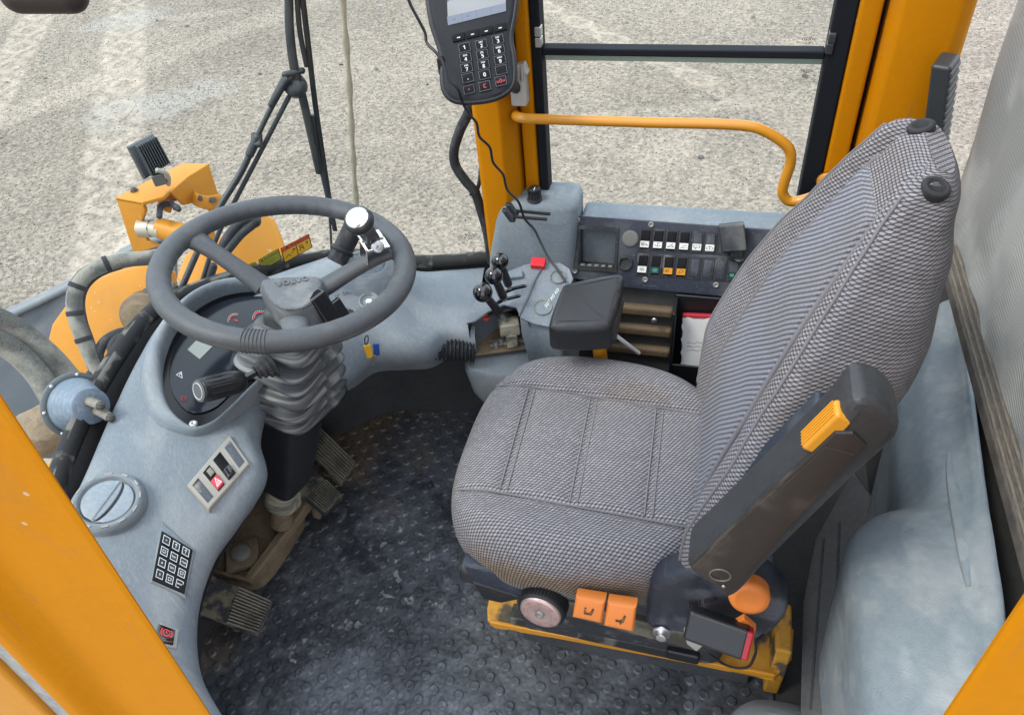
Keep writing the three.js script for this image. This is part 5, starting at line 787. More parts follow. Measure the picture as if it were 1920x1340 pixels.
// ------------------------------------------------------------------ driver's seat
const seat = thing('operator_seat', 'grey woven cloth suspension seat with raised black armrest', 'seat', V(-0.1, 0, -0.86));
{
  const CX = -0.163, CZ = -0.868, HX = 0.232, HZ = 0.242, EX = 3.0, NA = 260;
  const prof = [[0.80, 0.392], [0.90, 0.394], [0.955, 0.402], [0.99, 0.42], [1.005, 0.445], [1.0, 0.468], [0.982, 0.488], [0.955, 0.503], [0.92, 0.512], [0.875, 0.518], [0.82, 0.5205]];
  const groove = (d) => -0.0035 * Math.exp(-Math.pow(d / 0.006, 2)) + 0.0018 * Math.exp(-Math.pow((Math.abs(d) - 0.012) / 0.006, 2));
  const seamN = (x) => -0.735 + 0.035 * (x + 0.17), seamF = (x) => -0.985 + 0.06 * (x + 0.17);
  const top = (x, z) => { let y = 0; const dn = z - seamN(x), df = seamF(x) - z; y += groove(dn) + groove(df); const mid = dn < 0 && df < 0; y += 0.014 * (ss(0, 0.06, dn) + ss(0, 0.06, df)); if (mid) { for (const sx of [-0.289, -0.170, -0.049]) y -= 0.003 * Math.exp(-Math.pow((x - sx) / 0.012, 2)) * ss(0, 0.012, -dn) * ss(0, 0.012, -df); const tt = [-0.42, -0.289, -0.170, -0.049, 0.09]; for (let i = 0; i < 4; i++) if (x > tt[i] && x < tt[i + 1]) { const q = (x - tt[i]) / (tt[i + 1] - tt[i]); y += 0.004 * Math.sin(q * Math.PI); } } y -= 0.02 * ss(-0.30, -0.41, x); return y; };
  const shape = (a, k) => { const c = Math.cos(a), s = Math.sin(a), p = 2 / EX; const fx = Math.sign(c) * Math.pow(Math.abs(c), p), fz = Math.sign(s) * Math.pow(Math.abs(s), p); const rear = fx > 0 ? 1 - 0.06 * fx * fz * fz : 1; return [CX + HX * k * fx * 1.0, CZ + HZ * k * fz * rear]; };
  const fineProf = spline(prof.map(([k, y]) => V(k, y, 0)), 44).map((p) => [p.x, p.y]);
  for (let i = 1; i <= 95; i++) fineProf.push([0.82 * (1 - i / 95.5), 0.5205 + 0.003 * (1 - Math.pow(1 - i / 95, 2))]);
  const rings = fineProf.map(([k, y], j) => Array.from({ length: NA }, (_, i) => { const [x, z] = shape(i / NA * Math.PI * 2, k); return V(x, y + (j > 20 ? top(x, z) * ss(20, 44, j) : 0), z); }));
  const g = loft(rings), uv = g.attributes.uv, w = NA + 1, pos = g.attributes.position, col = [];
  let acc = 0; const accs = fineProf.map(([k, y], j) => { if (j) acc += Math.hypot((k - fineProf[j - 1][0]) * 0.24, y - fineProf[j - 1][1]); return acc; }), tot = acc;
  for (let j = 0; j < rings.length; j++) for (let i = 0; i < w; i++) { const a = (i % NA) / NA * Math.PI * 2, R = (tot - accs[j]) / 0.24, [x, z] = shape(a, R); uv.setXY(j * w + i, x, z); }
  for (let i = 0; i < pos.count; i++) { const x = pos.getX(i), y = pos.getY(i), z = pos.getZ(i); const e = n3(x * 14, y * 14, z * 14, 3), f = n3(x * 45, y * 45, z * 45, 8); const st = ss(0.44, 0.6, e + 0.25 * (f - 0.5)) * Math.max(ss(-0.68, -0.63, z) * ss(0.515, 0.46, y), 0.35 * ss(-0.35, -0.39, x), 0.4 * ss(-0.93, -1.02, z) * ss(0.5, 0.6, e)); const dirt = 1 - 0.12 * (n3(x * 7 + 4, y * 7, z * 7, 5) - 0.5); col.push(dirt * mix(1, 0.86, st), dirt * mix(1, 0.66, st), dirt * mix(1, 0.42, st)); }
  g.setAttribute('color', new THREE.Float32BufferAttribute(col, 3));
  const cu = put('cushion', g, cloth, seat);
  const along = (f, x0, x1, n = 24) => Array.from({ length: n }, (_, i) => { const x = mix(x0, x1, i / (n - 1)); return V(x, 0.5232 + top(x, f(x)) + 0.001, f(x)); });
  for (const f of [seamN, seamF]) put('seam', tube(along(f, -0.365, 0.02), 0.0018, 60, 6), seamMat, cu);
  for (const sx of [-0.289, -0.170, -0.049]) for (const e of [-0.0065, 0.0065]) put('seam', tube(Array.from({ length: 14 }, (_, i) => { const z = mix(seamF(sx) + 0.008, seamN(sx) - 0.008, i / 13), x = sx + e + 0.03 * (z + 0.86); return V(x, 0.5228 + top(x, z) + 0.0008, z); }), 0.0017, 40, 6), seamMat, cu);
}
// backrest
const SU = V(Math.sin(0.25), Math.cos(0.25), 0), SF = V(-Math.cos(0.25), Math.sin(0.25), 0), SB = V(0.068, 0.455, -0.856), SL = 0.672;
const keyed = (pts) => (s) => { for (let i = 1; i < pts.length; i++) if (s <= pts[i][0]) { const t = (s - pts[i - 1][0]) / (pts[i][0] - pts[i - 1][0]); return mix(pts[i - 1][1], pts[i][1], sm(t) * 0.4 + t * 0.6); } return pts[pts.length - 1][1]; };
const bw = keyed([[0, 0.185], [0.1, 0.222], [0.28, 0.242], [0.45, 0.234], [0.62, 0.198], [0.78, 0.15], [0.86, 0.126], [0.93, 0.102], [0.97, 0.092], [1, 0.08]]);
const bb = keyed([[0, 0.025], [0.25, 0.05], [0.5, 0.036], [0.75, 0.018], [1, 0.006]]), bt = keyed([[0, 0.05], [0.3, 0.058], [0.65, 0.052], [0.85, 0.04], [1, 0.028]]);
const kb = keyed([[0, 1.1], [0.2, 1.5], [0.5, 1.95], [0.72, 2.1], [0.85, 1.75], [0.95, 1.15], [1, 1]]);
function backPoint(s, a, lift = 0) {
  const w = bw(s), capK = s > 0.95 ? Math.sqrt(Math.max(0.0, 1 - Math.pow((s - 0.95) / 0.052, 2))) : s < 0.04 ? Math.sqrt(Math.max(0, 1 - Math.pow((0.04 - s) / 0.042, 2))) : 1;
  const T = bt(s) * (0.25 + 0.75 * capK), c = Math.cos(a), q = Math.sin(a);
  const z = (w - 0.03 * (1 - capK)) * Math.sign(c) * Math.pow(Math.abs(c), 2 / 3.4), d0 = T * (q < 0 ? kb(s) : 1) * Math.sign(q) * Math.pow(Math.abs(q), 2 / 2.8), r = z / w;
  let d = d0 + bb(s) * Math.pow(Math.abs(r), 2.2);
  if (q > 0) { const e = Math.abs(r) - 0.56; d += capK * (-0.006 * Math.exp(-Math.pow(e * w / 0.004, 2)) + 0.012 * ss(0, 0.25, e)); }
  return SB.clone().addScaledVector(SU, s * SL).addScaledVector(SF, d + lift).add(V(-0.012 * Math.sin(s * Math.PI) + 0.0, 0, z));
}
const stain = (x, y, z) => { const e = n3(x * 13 + 2, y * 13, z * 13, 31), f = n3(x * 40, y * 40, z * 40, 33); return ss(0.5, 0.62, e + 0.3 * (f - 0.5)) * 0.35; };
const tint = (g) => { const p = g.attributes.position, col = []; for (let i = 0; i < p.count; i++) { const x = p.getX(i), y = p.getY(i), z = p.getZ(i), st = stain(x, y, z), d = 1 - 0.14 * (n3(x * 8, y * 8, z * 8, 35) - 0.5); col.push(d * mix(1, 0.9, st), d * mix(1, 0.8, st), d * mix(1, 0.66, st)); } g.setAttribute('color', new THREE.Float32BufferAttribute(col, 3)); return g; };
{
  const NA = 120, NS = 90, rings = []; for (let j = 0; j <= NS; j++) rings.push(Array.from({ length: NA }, (_, i) => backPoint(j / NS, -Math.PI / 2 + i / NA * Math.PI * 2)));
  const g = loft(rings), uv = g.attributes.uv, w = NA + 1; for (let j = 0; j <= NS; j++) { const m = uv.getX(j * w + NA / 2); for (let i = 0; i < w; i++) uv.setX(j * w + i, uv.getX(j * w + i) - m); }
  const back = put('backrest', tint(g), cloth, seat);
  const rows = []; for (let j = 0; j <= 70; j++) { const s = 0.05 + 0.86 * j / 70, r = []; for (let i = 0; i <= 28; i++) { const q = -0.53 + 1.06 * i / 28, edge = ss(0.53, 0.49, Math.abs(q)) * ss(0, 2, j) * ss(70, 68, j); const c = Math.sign(q) * Math.pow(Math.abs(q), 1.7), p = backPoint(s, Math.PI - Math.acos(-c), -0.004 + 0.0085 * edge); r.push(p); } rows.push(r); }
  const pg = loft(rows, false); { const q = pg.attributes.uv; for (let i = 0; i < q.count; i++) { const a = q.getX(i), b = q.getY(i); q.setXY(i, 0.61 * a + 0.79 * b, -0.79 * a + 0.61 * b); } } put('centre_panel', tint(pg), ribCloth, back);
  for (const q of [-0.54, 0.54]) { const c = Math.sign(q) * Math.pow(Math.abs(q), 1.7); put('seam', tube(Array.from({ length: 30 }, (_, i) => backPoint(0.06 + 0.86 * i / 29, Math.PI - Math.acos(-c), 0.0015)), 0.0042, 80, 8), seamMat, back); }
  for (const q of [-1, 1]) { const an = q > 0 ? 0.55 : Math.PI - 0.55; put('edge_piping', tube(Array.from({ length: 40 }, (_, i) => backPoint(0.08 + 0.88 * i / 39, an, 0.0008)), 0.0022, 90, 6), seamMat, back); }
  for (const [u, v] of [[1728, 239], [1755, 353]]) { const h = hit(back, u, v); const nn = h.n.lerp(V(0.1, 1, 0), 0.5).normalize(); put('headrest_plug', lathe([[0.0145, -0.006], [0.015, 0.002], [0.0125, 0.0045], [0.009, 0.0045], [0.0065, 0.001], [0, 0.001]], h.p, nn, 28), softBlack, back); }
}
{ // armrest folded up along the backrest
  const zf = -0.558, Q = (px, z = zf) => px.map(([u, v]) => PZ(u, v, z));
  const brown = texture(512, (u, v) => { const a = ss(0.4, 0.7, fbm(u, v, 6, 6, 1301)); return [mix(0.024, 0.062, a), mix(0.019, 0.047, a), mix(0.017, 0.038, a)]; });
  const mBrown = M({ map: sized(brown, 0.25), roughness: 0.5, bumpMap: sized(tGrain, 0.05), bumpScale: 0.0003 });
  const ar = put('armrest', plate(spline(Q([[1290, 1058], [1340, 1010], [1560, 800], [1592, 762], [1606, 752], [1640, 756], [1668, 772], [1688, 800], [1684, 822], [1600, 902], [1440, 1058], [1376, 1122], [1362, 1124], [1330, 1100], [1292, 1070]]), 120, true).slice(0, -1), 0.062, { n: V(0, 0, 1), bevel: 0.012 }), M({ map: sized(wallTex, 0.3), roughness: 0.45, color: lin(0.62, 0.64, 0.68), bumpMap: sized(tGrain, 0.05), bumpScale: 0.0003 }), seat);
  const face = put('outer_cover', plate(Q([[1296, 1064], [1566, 812], [1600, 812], [1626, 836], [1606, 852], [1372, 1116]], zf + 0.0035), 0.008, { n: V(0, 0, 1), bevel: 0.002 }), mBrown, ar);
  put('cover_inset', plate(Q([[1310, 1062], [1548, 838], [1604, 852], [1374, 1106]], zf + 0.0046), 0.004, { n: V(0, 0, 1), bevel: 0.0012 }), mBrown, ar);
  put('badge', new THREE.TorusGeometry(0.0125, 0.0013, 8, 36).applyMatrix4(basis(PZ(1351, 1078, zf + 0.005), V(1, 0, 0), V(0, 1, 0), V(0, 0, 1))), M({ color: lin(0.12, 0.105, 0.09), roughness: 0.4 }), ar);
  put('rivet', lathe([[0.0026, 0], [0.0022, 0.0012], [0, 0.0016]], PZ(1357, 1099, zf + 0.0045), V(0, 0, 1), 10), steel, ar);
  const A0 = PZ(1300, 1040, zf - 0.03), A1 = PZ(1590, 762, zf - 0.03), au = A1.clone().sub(A0).normalize(), af = V(-au.y, au.x, 0);
  put('side_bracket', boxIn(A0.clone().lerp(A1, 0.46).addScaledVector(af, -0.02).add(V(0, 0, -0.045)), au, af, V(0, 0, 1), 0.27, 0.05, 0.03, 0.005), panelBlack, ar);
  const bc = PZ(1562, 806, zf - 0.012).addScaledVector(af, 0.006), b = put('release_button', boxIn(bc, au, af, V(0, 0, 1), 0.062, 0.022, 0.024, 0.005), M({ color: lin(0.62, 0.27, 0.015), roughness: 0.45 }), ar);
  for (let i = -2; i <= 2; i++) put('button_rib', boxIn(bc.clone().addScaledVector(af, 0.0112).add(V(0, 0, i * 0.0042)), au, af, V(0, 0, 1), 0.055, 0.0026, 0.0018, 0.0007), M({ color: lin(0.62, 0.27, 0.015), roughness: 0.45 }), b);
}
{ // underside: pan, suspension, rails, controls on the near side
  put('seat_pan', boxAt(-0.16, 0.372, -0.868, 0.40, 0.05, 0.42, 0.015), blackPlastic, seat);
  put('suspension_cover', boxAt(-0.09, 0.22, -0.88, 0.40, 0.26, 0.32, 0.03), dustyBlack, seat);
  const zz = -0.635, q = (px, z = zz) => px.map(([u, v]) => PZ(u, v, z));
  put('front_flap', plate(q([[866, 1060], [920, 1070], [990, 1095], [1000, 1125], [940, 1110], [885, 1090]]), 0.03, { bevel: 0.006 }), panelBlack, seat);
  put('front_flap', plate(q([[885, 1092], [940, 1108], [985, 1122], [940, 1132], [905, 1124]], -0.645), 0.03, { bevel: 0.005 }), softBlack, seat);
  // base plate and slide rail
  const by = 0.1, Bp = (u, v) => PY(u, v, by);
  put('base_plate', plate([[913, 1140], [914, 1160], [925, 1172], [1180, 1216], [1452, 1272], [1485, 1235], [1490, 1180], [1300, 1020], [960, 1020], [925, 1080]].map(([u, v]) => Bp(u, v)), 0.012, { n: V(0, 1, 0), bevel: 0.003 }), wornYellow, seat);
  put('base_lip', boxIn(Bp(920, 1170).lerp(Bp(1452, 1270), 0.5).add(V(0, 0.006, 0)), Bp(1452, 1270).sub(Bp(920, 1170)).normalize(), V(0, 1, 0), Bp(1452, 1270).sub(Bp(920, 1170)).normalize().cross(V(0, 1, 0)), Bp(920, 1170).distanceTo(Bp(1452, 1270)), 0.016, 0.007, 0.002), yellowBar, seat);
  put('base_riser', boxAt(-0.06, 0.045, -0.90, 0.46, 0.088, 0.30, 0.006), wallDark, seat);
  put('base_bracket', boxAt(0.212, 0.09, -0.79, 0.03, 0.17, 0.10, 0.006), wornYellow, seat);
  const r0 = PY(960, 1150, 0.125), r1 = PY(1300, 1222, 0.125), rd = r1.clone().sub(r0).normalize();
  const rail = put('slide_rail', boxIn(r0.clone().lerp(r1, 0.5), rd, V(0, 1, 0), rd.clone().cross(V(0, 1, 0)), r0.distanceTo(r1), 0.03, 0.034, 0.004), M({ map: sized(darkTex, 0.2), color: lin(1.5, 1.4, 1.2), roughness: 0.6, metalness: 0.3 }), seat);
  put('rail_cap', boxIn(PY(1282, 1216, 0.14), rd, V(0, 1, 0), rd.clone().cross(V(0, 1, 0)), 0.06, 0.03, 0.04, 0.005), softBlack, rail);
  const s0 = PY(1035, 1110, 0.27), s1 = PY(1320, 1185, 0.27), sd = s1.clone().sub(s0).normalize();
  put('side_beam', boxIn(s0.clone().lerp(s1, 0.5).add(V(0, -0.02, 0)), sd, V(0, 1, 0), sd.clone().cross(V(0, 1, 0)), s0.distanceTo(s1), 0.05, 0.03, 0.004), M({ map: sized(hoseTex, 0.2), color: lin(0.6, 0.56, 0.48), roughness: 0.7 }), seat);
  { // weight dial
    const o = PZ(1014, 1146, -0.605), ax = V(-0.1, 0.1, 1).normalize(), kn = put('weight_dial', lathe([[0.02, -0.03], [0.034, -0.03], [0.0375, -0.026], [0.0385, -0.004], [0.037, 0.0], [0.035, 0.001], [0, 0.001]], o, ax, 60), softBlack, seat), a = axes(ax);
    for (let i = 0; i < 44; i++) { const t = i / 44 * 6.283, d = a.x.clone().multiplyScalar(Math.cos(t)).addScaledVector(a.y, Math.sin(t)); put('dial_rib', boxIn(o.clone().addScaledVector(ax, -0.0145).addScaledVector(d, 0.0388), d, d.clone().cross(ax).negate(), ax, 0.0026, 0.0026, 0.024, 0.0007), softBlack, kn); }
    const pinkTex = canvasTex(512, 512, (g) => { g.fillStyle = '#b9a09a'; g.fillRect(0, 0, 512, 512); g.strokeStyle = '#8f7a76'; g.lineWidth = 5; g.beginPath(); g.arc(256, 256, 150, 0, 7); g.stroke(); g.fillStyle = '#b96f6b'; g.font = 'bold 52px sans-serif'; g.textAlign = 'center'; for (let i = 0; i < 8; i++) { const t = i / 8 * 6.283; g.save(); g.translate(256, 256); g.rotate(t); g.fillText(String(50 + i * 10), 0, -178); g.restore(); } g.fillStyle = '#7c5a58'; g.beginPath(); g.moveTo(256, 130); g.lineTo(236, 165); g.lineTo(276, 165); g.fill(); });
    const disc = lathe([[0.0345, 0.0], [0.0335, 0.0045], [0.03, 0.006], [0.014, 0.0065], [0.012, 0.004], [0, 0.004]], o, ax, 60); { const p = disc.attributes.position, uv = disc.attributes.uv; for (let i = 0; i < p.count; i++) { const d = V().fromBufferAttribute(p, i).sub(o); uv.setXY(i, 0.5 + d.dot(a.x) / 0.07, 0.5 + d.dot(a.y) / 0.07); } }
    const face = put('dial_face', disc, M({ map: pinkTex, roughness: 0.32, metalness: 0.5 }), kn);
    put('dial_screw', lathe([[0.008, 0.003], [0.008, 0.008], [0.005, 0.009], [0.004, 0.006], [0, 0.006]], o, ax, 6), dullSteel, kn);
    put('dial_shaft', rod(o.clone().addScaledVector(ax, -0.028), o.clone().addScaledVector(ax, -0.1), 0.012), dullSteel, kn);
  }
  const pad = (px, up) => { const o = PZ(px[0][0], px[0][1], -0.598), n = V(0.03, 0.45, 0.9).normalize(), pts = px.map(([u, v]) => PP(u, v, o, n)); const h = put('tilt_lever', plate(pts, 0.03, { n, bevel: 0.006 }), orangePart, seat); const mid = (a, b) => pts[0].clone().lerp(pts[1], a).lerp(pts[3].clone().lerp(pts[2], a), b); put('seat_symbol', quad(mid(0.3, 0.28), mid(0.72, 0.28), mid(0.72, 0.78), mid(0.3, 0.78), 0.001), printMat(canvasTex(128, 128, (g) => { g.strokeStyle = '#3b2a20'; g.fillStyle = '#3b2a20'; g.lineWidth = 9; g.beginPath(); g.moveTo(20, 84); g.lineTo(74, 84); g.quadraticCurveTo(88, 70, 100, 28); g.lineTo(112, 32); g.lineTo(94, 96); g.lineTo(24, 98); g.closePath(); g.stroke(); const y = up ? 0 : 50, x = up ? 26 : 70; g.beginPath(); g.moveTo(x, 18 + y); g.lineTo(x - 14, 40 + y); g.lineTo(x + 14, 40 + y); g.fill(); g.beginPath(); g.moveTo(x, 76 + y); g.lineTo(x - 14, 56 + y); g.lineTo(x + 14, 56 + y); g.fill(); })), h); };
  pad([[1079, 1119], [1135, 1128], [1128, 1171], [1073, 1159]], true); pad([[1139, 1130], [1194, 1138], [1188, 1187], [1132, 1175]], false);
  // recliner cover
  const rc = put('recliner_cover', plate(q([[1222, 1102], [1262, 1084], [1310, 1072], [1400, 1082], [1462, 1112], [1478, 1140], [1470, 1165], [1425, 1200], [1340, 1192], [1250, 1186], [1216, 1178], [1214, 1135]], -0.625), 0.05, { bevel: 0.012, smooth: 80 }), M({ map: sized(darkTex, 0.3), roughness: 0.4, color: lin(0.9, 0.95, 1.15) }), seat);
  const L = (u, v) => PZ(u, v, -0.6235);
  put('cover_lettering', quad(L(1290, 1126), L(1352, 1112), L(1354, 1128), L(1292, 1144)), printMat(canvasTex(256, 64, (g) => { g.fillStyle = 'rgba(8,8,9,0.9)'; g.font = 'bold 50px sans-serif'; g.fillText('ISRI', 4, 50); g.strokeStyle = 'rgba(8,8,9,0.9)'; g.lineWidth = 3; g.font = 'bold 46px sans-serif'; g.strokeText('6000', 122, 49); })), rc);
  put('pivot_bolt', lathe([[0.015, 0], [0.015, 0.004], [0.0095, 0.004], [0.0095, 0.012], [0.008, 0.0135], [0, 0.0135]], PZ(1241, 1184, -0.622), V(0, 0.1, 1).normalize(), 6), steel, rc);
  put('recline_knob', lathe([[0.027, -0.01], [0.0285, 0.006], [0.026, 0.013], [0.018, 0.015], [0.016, 0.0125], [0, 0.0125]], PZ(1405, 1112, -0.61), V(0, 0.25, 1).normalize(), 40), orangePart, rc);
  // buckle
  const bo = PZ(1345, 1184, -0.578), bx = V(0.97, 0.0, 0.18).normalize(), bn = V(-0.02, 0.62, 0.78).normalize(), byy = bn.clone().cross(bx).normalize();
  const bk = put('belt_buckle', boxIn(bo, bx, byy, byy.clone().cross(bx).negate(), 0.086, 0.046, 0.032, 0.006), softBlack, seat);
  put('buckle_button', boxIn(bo.clone().addScaledVector(bx, 0.041).addScaledVector(bn, 0.002), bn, byy, bn.clone().cross(byy), 0.026, 0.042, 0.012, 0.003), M({ color: lin(0.32, 0.01, 0.02), roughness: 0.35 }), bk);
  put('buckle_stem', plate(q([[1302, 1196], [1320, 1206], [1352, 1222], [1390, 1222], [1412, 1206], [1418, 1180], [1396, 1160], [1360, 1180]], -0.59), 0.01, { bevel: 0.002 }), orangePart, bk);
  put('tongue', plate(q([[1282, 1186], [1296, 1190], [1318, 1212], [1306, 1222], [1288, 1208]], -0.58), 0.01, { bevel: 0.002 }), M({ color: lin(0.5, 0.49, 0.46), roughness: 0.4, metalness: 0.5 }), bk);
  put('buckle_wire', tube([PZ(1330, 1226, -0.6), PZ(1365, 1248, -0.6), PZ(1398, 1252, -0.6), PZ(1416, 1228, -0.6), PZ(1420, 1200, -0.6), PZ(1432, 1190, -0.61)], 0.0022, 40, 6), deepBlack, bk);
}
// ------------------------------------------------------------------ behind the seat
{
  const n = V(-0.10, 0.992, 0.05).normalize(), o = PY(1800, 800, 0.62), P = (u, v, l = 0) => PP(u, v, o, n).addScaledVector(n, l);
  const t = thing('rear_trim', 'dusty grey moulded trim between seat and rear window', 'trim panel', V(0.34, 0.05, -0.8));
  const RS = [[[1735, 590], [1800, 545]], [[1716, 650], [1812, 610]], [[1694, 720], [1826, 690]], [[1688, 800], [1838, 785]], [[1693, 870], [1848, 860]], [[1698, 920], [1856, 915]], [[1676, 950], [1860, 945]], [[1632, 960], [1864, 965]], [[1604, 985], [1868, 988]], [[1600, 1035], [1876, 1040]], [[1612, 1120], [1886, 1100]], [[1627, 1220], [1890, 1180]], [[1642, 1340], [1870, 1340]], [[1656, 1450], [1850, 1450]]];
  const cols = [[], [], [], [], [], [], [], []];
  for (const [a, b] of RS) { const I = PY(...a, 0.585), R = PY(...b, 0.655), d = R.clone().sub(I); [I.clone().add(V(0.02, -0.36, 0)), I.clone().add(V(0.006, -0.16, 0)), I.clone().add(V(0.0, -0.028, 0)), I.clone().add(V(0.014, -0.001, 0)), I.clone().addScaledVector(d, 0.4).add(V(0, 0.004, 0)), I.clone().addScaledVector(d, 0.72).add(V(0, -0.004, 0)), R.clone().add(V(-0.008, 0.0, 0)), R.clone().add(V(0.008, -0.03, 0))].forEach((p, k) => cols[k].push(p)); }
  const lng = cols.map((c) => spline(c, 90)), body = put('cover', loft(Array.from({ length: 91 }, (_, i) => spline(lng.map((c) => c[i]), 40)), false), shelfPlastic, t);
  put('moulded_channel', sweep([[1780, 850], [1790, 900], [1802, 960], [1812, 1030], [1818, 1100]].map(([u, v]) => hit(body, u, v).p.add(V(0, -0.002, 0))), (q) => 0.011 * Math.pow(Math.sin(Math.PI * clamp(q, 0.01, 0.99)), 0.5) + 0.001, () => 0.004, V(0, 1, 0), 24, 12), shelfPlastic, body);
  const side = thing('seat_side_panel', 'dark upright panel in the gap between seat and rear trim', 'panel', V(0.25, 0.0, -0.8));
  const d0 = PY(1560, 1000, 0.22), d1 = PY(1545, 1340, 0.12);
  put('panel', plate([[1528, 1010], [1600, 880], [1640, 940], [1632, 1120], [1590, 1340], [1545, 1420], [1500, 1340], [1505, 1130]].map(([u, v]) => PP(u, v, d0, V(-0.55, 0.8, 0.22).normalize())), 0.02, { bevel: 0.004 }), M({ map: sized(wallTex, 0.4), color: lin(1.6, 1.6, 1.55), roughness: 0.6 }), side);
  for (const [a, b] of [[[1545, 1010], [1520, 1330]], [[1575, 980], [1560, 1330]], [[1612, 1010], [1590, 1300]]]) { const nn = V(-0.55, 0.8, 0.22).normalize(); put('press_line', rod(PP(a[0], a[1], d0, nn), PP(b[0], b[1], d0, nn), 0.0025), wallDark, side); }
  single('floor_duct', loft([rectRing(0.12, 0.34, -0.70, -0.46, 0.002, 3), rectRing(0.12, 0.34, -0.70, -0.46, 0.05, 3), rectRing(0.13, 0.33, -0.69, -0.47, 0.085, 3), rectRing(0.16, 0.30, -0.66, -0.50, 0.1, 3)]), greyPlastic, 'grey rounded duct on the floor behind the mat edge', 'duct');
}
{
  const t = thing('rear_window', 'rear window covered by grey finely striped sun film', 'window', V(0.41, 0.72, -0.85));
  const film = texture(1024, (u, v) => { const s = 0.5 + 0.5 * Math.sin((u * 95 + v * 55) * 6.283), a = fbm(u, v, 5, 5, 1401), d = ss(0.3, 0.7, a); return [mix(0.15, 0.5, s) * (0.75 + 0.4 * d), mix(0.155, 0.5, s) * (0.75 + 0.4 * d), mix(0.15, 0.47, s) * (0.75 + 0.4 * d)]; });
  const rows = []; for (let j = 0; j <= 40; j++) { const r = []; for (let i = 0; i <= 120; i++) { const z = -1.352 + 1.05 * i / 120, y = 0.735 + 1.08 * j / 40; r.push(V(0.415 + 0.0028 * Math.sin(z * 46 + y * 9) + 0.0022 * Math.sin(z * 21 - y * 17), y, z)); } rows.push(r); }
  put('sun_film', loft(rows, false), M({ map: sized(film, 0.5), roughness: 0.75, transmission: 0.3, thickness: 0, specularIntensity: 0.6 }), t);
  put('pane', boxUV(new THREE.PlaneGeometry(1.08, 1.08).rotateY(Math.PI / 2).translate(0.43, 1.275, -0.83)), glassPane, t);
  const tape = texture(256, (u, v) => { const a = fbm(u, v, 8, 4, 1411); return [0.05 + 0.09 * a, 0.045 + 0.08 * a, 0.04 + 0.065 * a]; });
  const bm = put('bottom_seal', boxAt(0.405, 0.722, -0.85, 0.032, 0.026, 1.1, 0.006), M({ map: sized(tape, 0.1), roughness: 0.7 }), t);
  for (const dx of [-0.009, 0, 0.009]) put('seal_ridge', rod(V(0.403 + dx, 0.7355, -1.36), V(0.403 + dx, 0.7355, -0.32), 0.0028), M({ map: sized(tape, 0.06), color: lin(1.4, 1.35, 1.25), roughness: 0.6 }), bm);
  put('lower_rail', boxAt(0.428, 0.69, -0.85, 0.012, 0.035, 1.1, 0.003), M({ color: lin(0.13, 0.19, 0.19), roughness: 0.3 }), t);
}
{
  const a = PZ(1768, 116, -1.335), b = PZ(1752, 238, -1.335), c = a.clone().lerp(b, 0.5), t = thing('ribbed_handset', 'black ribbed handset hanging on the rear pillar above the backrest', 'handset', b);
  const up = a.clone().sub(b).normalize(), L = a.distanceTo(b) + 0.05;
  const xa = V(0.92, 0, 0.39).normalize(), za = xa.clone().cross(up).normalize();
  put('case', boxIn(c.clone().add(V(0.008, -0.02, 0)), xa, up, za, 0.03, L, 0.055, 0.006), M({ color: lin(0.03, 0.034, 0.038), roughness: 0.45 }), t);
  for (let i = 0; i < 11; i++) put('rib', boxIn(c.clone().add(V(0.008, -0.02, 0)).addScaledVector(up, L * (0.42 - i * 0.082)).addScaledVector(xa, 0.0145), xa, up, za, 0.004, 0.007, 0.05, 0.0012), M({ color: lin(0.075, 0.08, 0.085), roughness: 0.4 }), t);
  put('paper_label', boxIn(c.clone().addScaledVector(up, -0.03).addScaledVector(xa, -0.0085).addScaledVector(za, 0.006), xa, up, za, 0.001, 0.055, 0.03, 0.0003), M({ color: lin(0.55, 0.54, 0.5), roughness: 0.8 }), t);
}
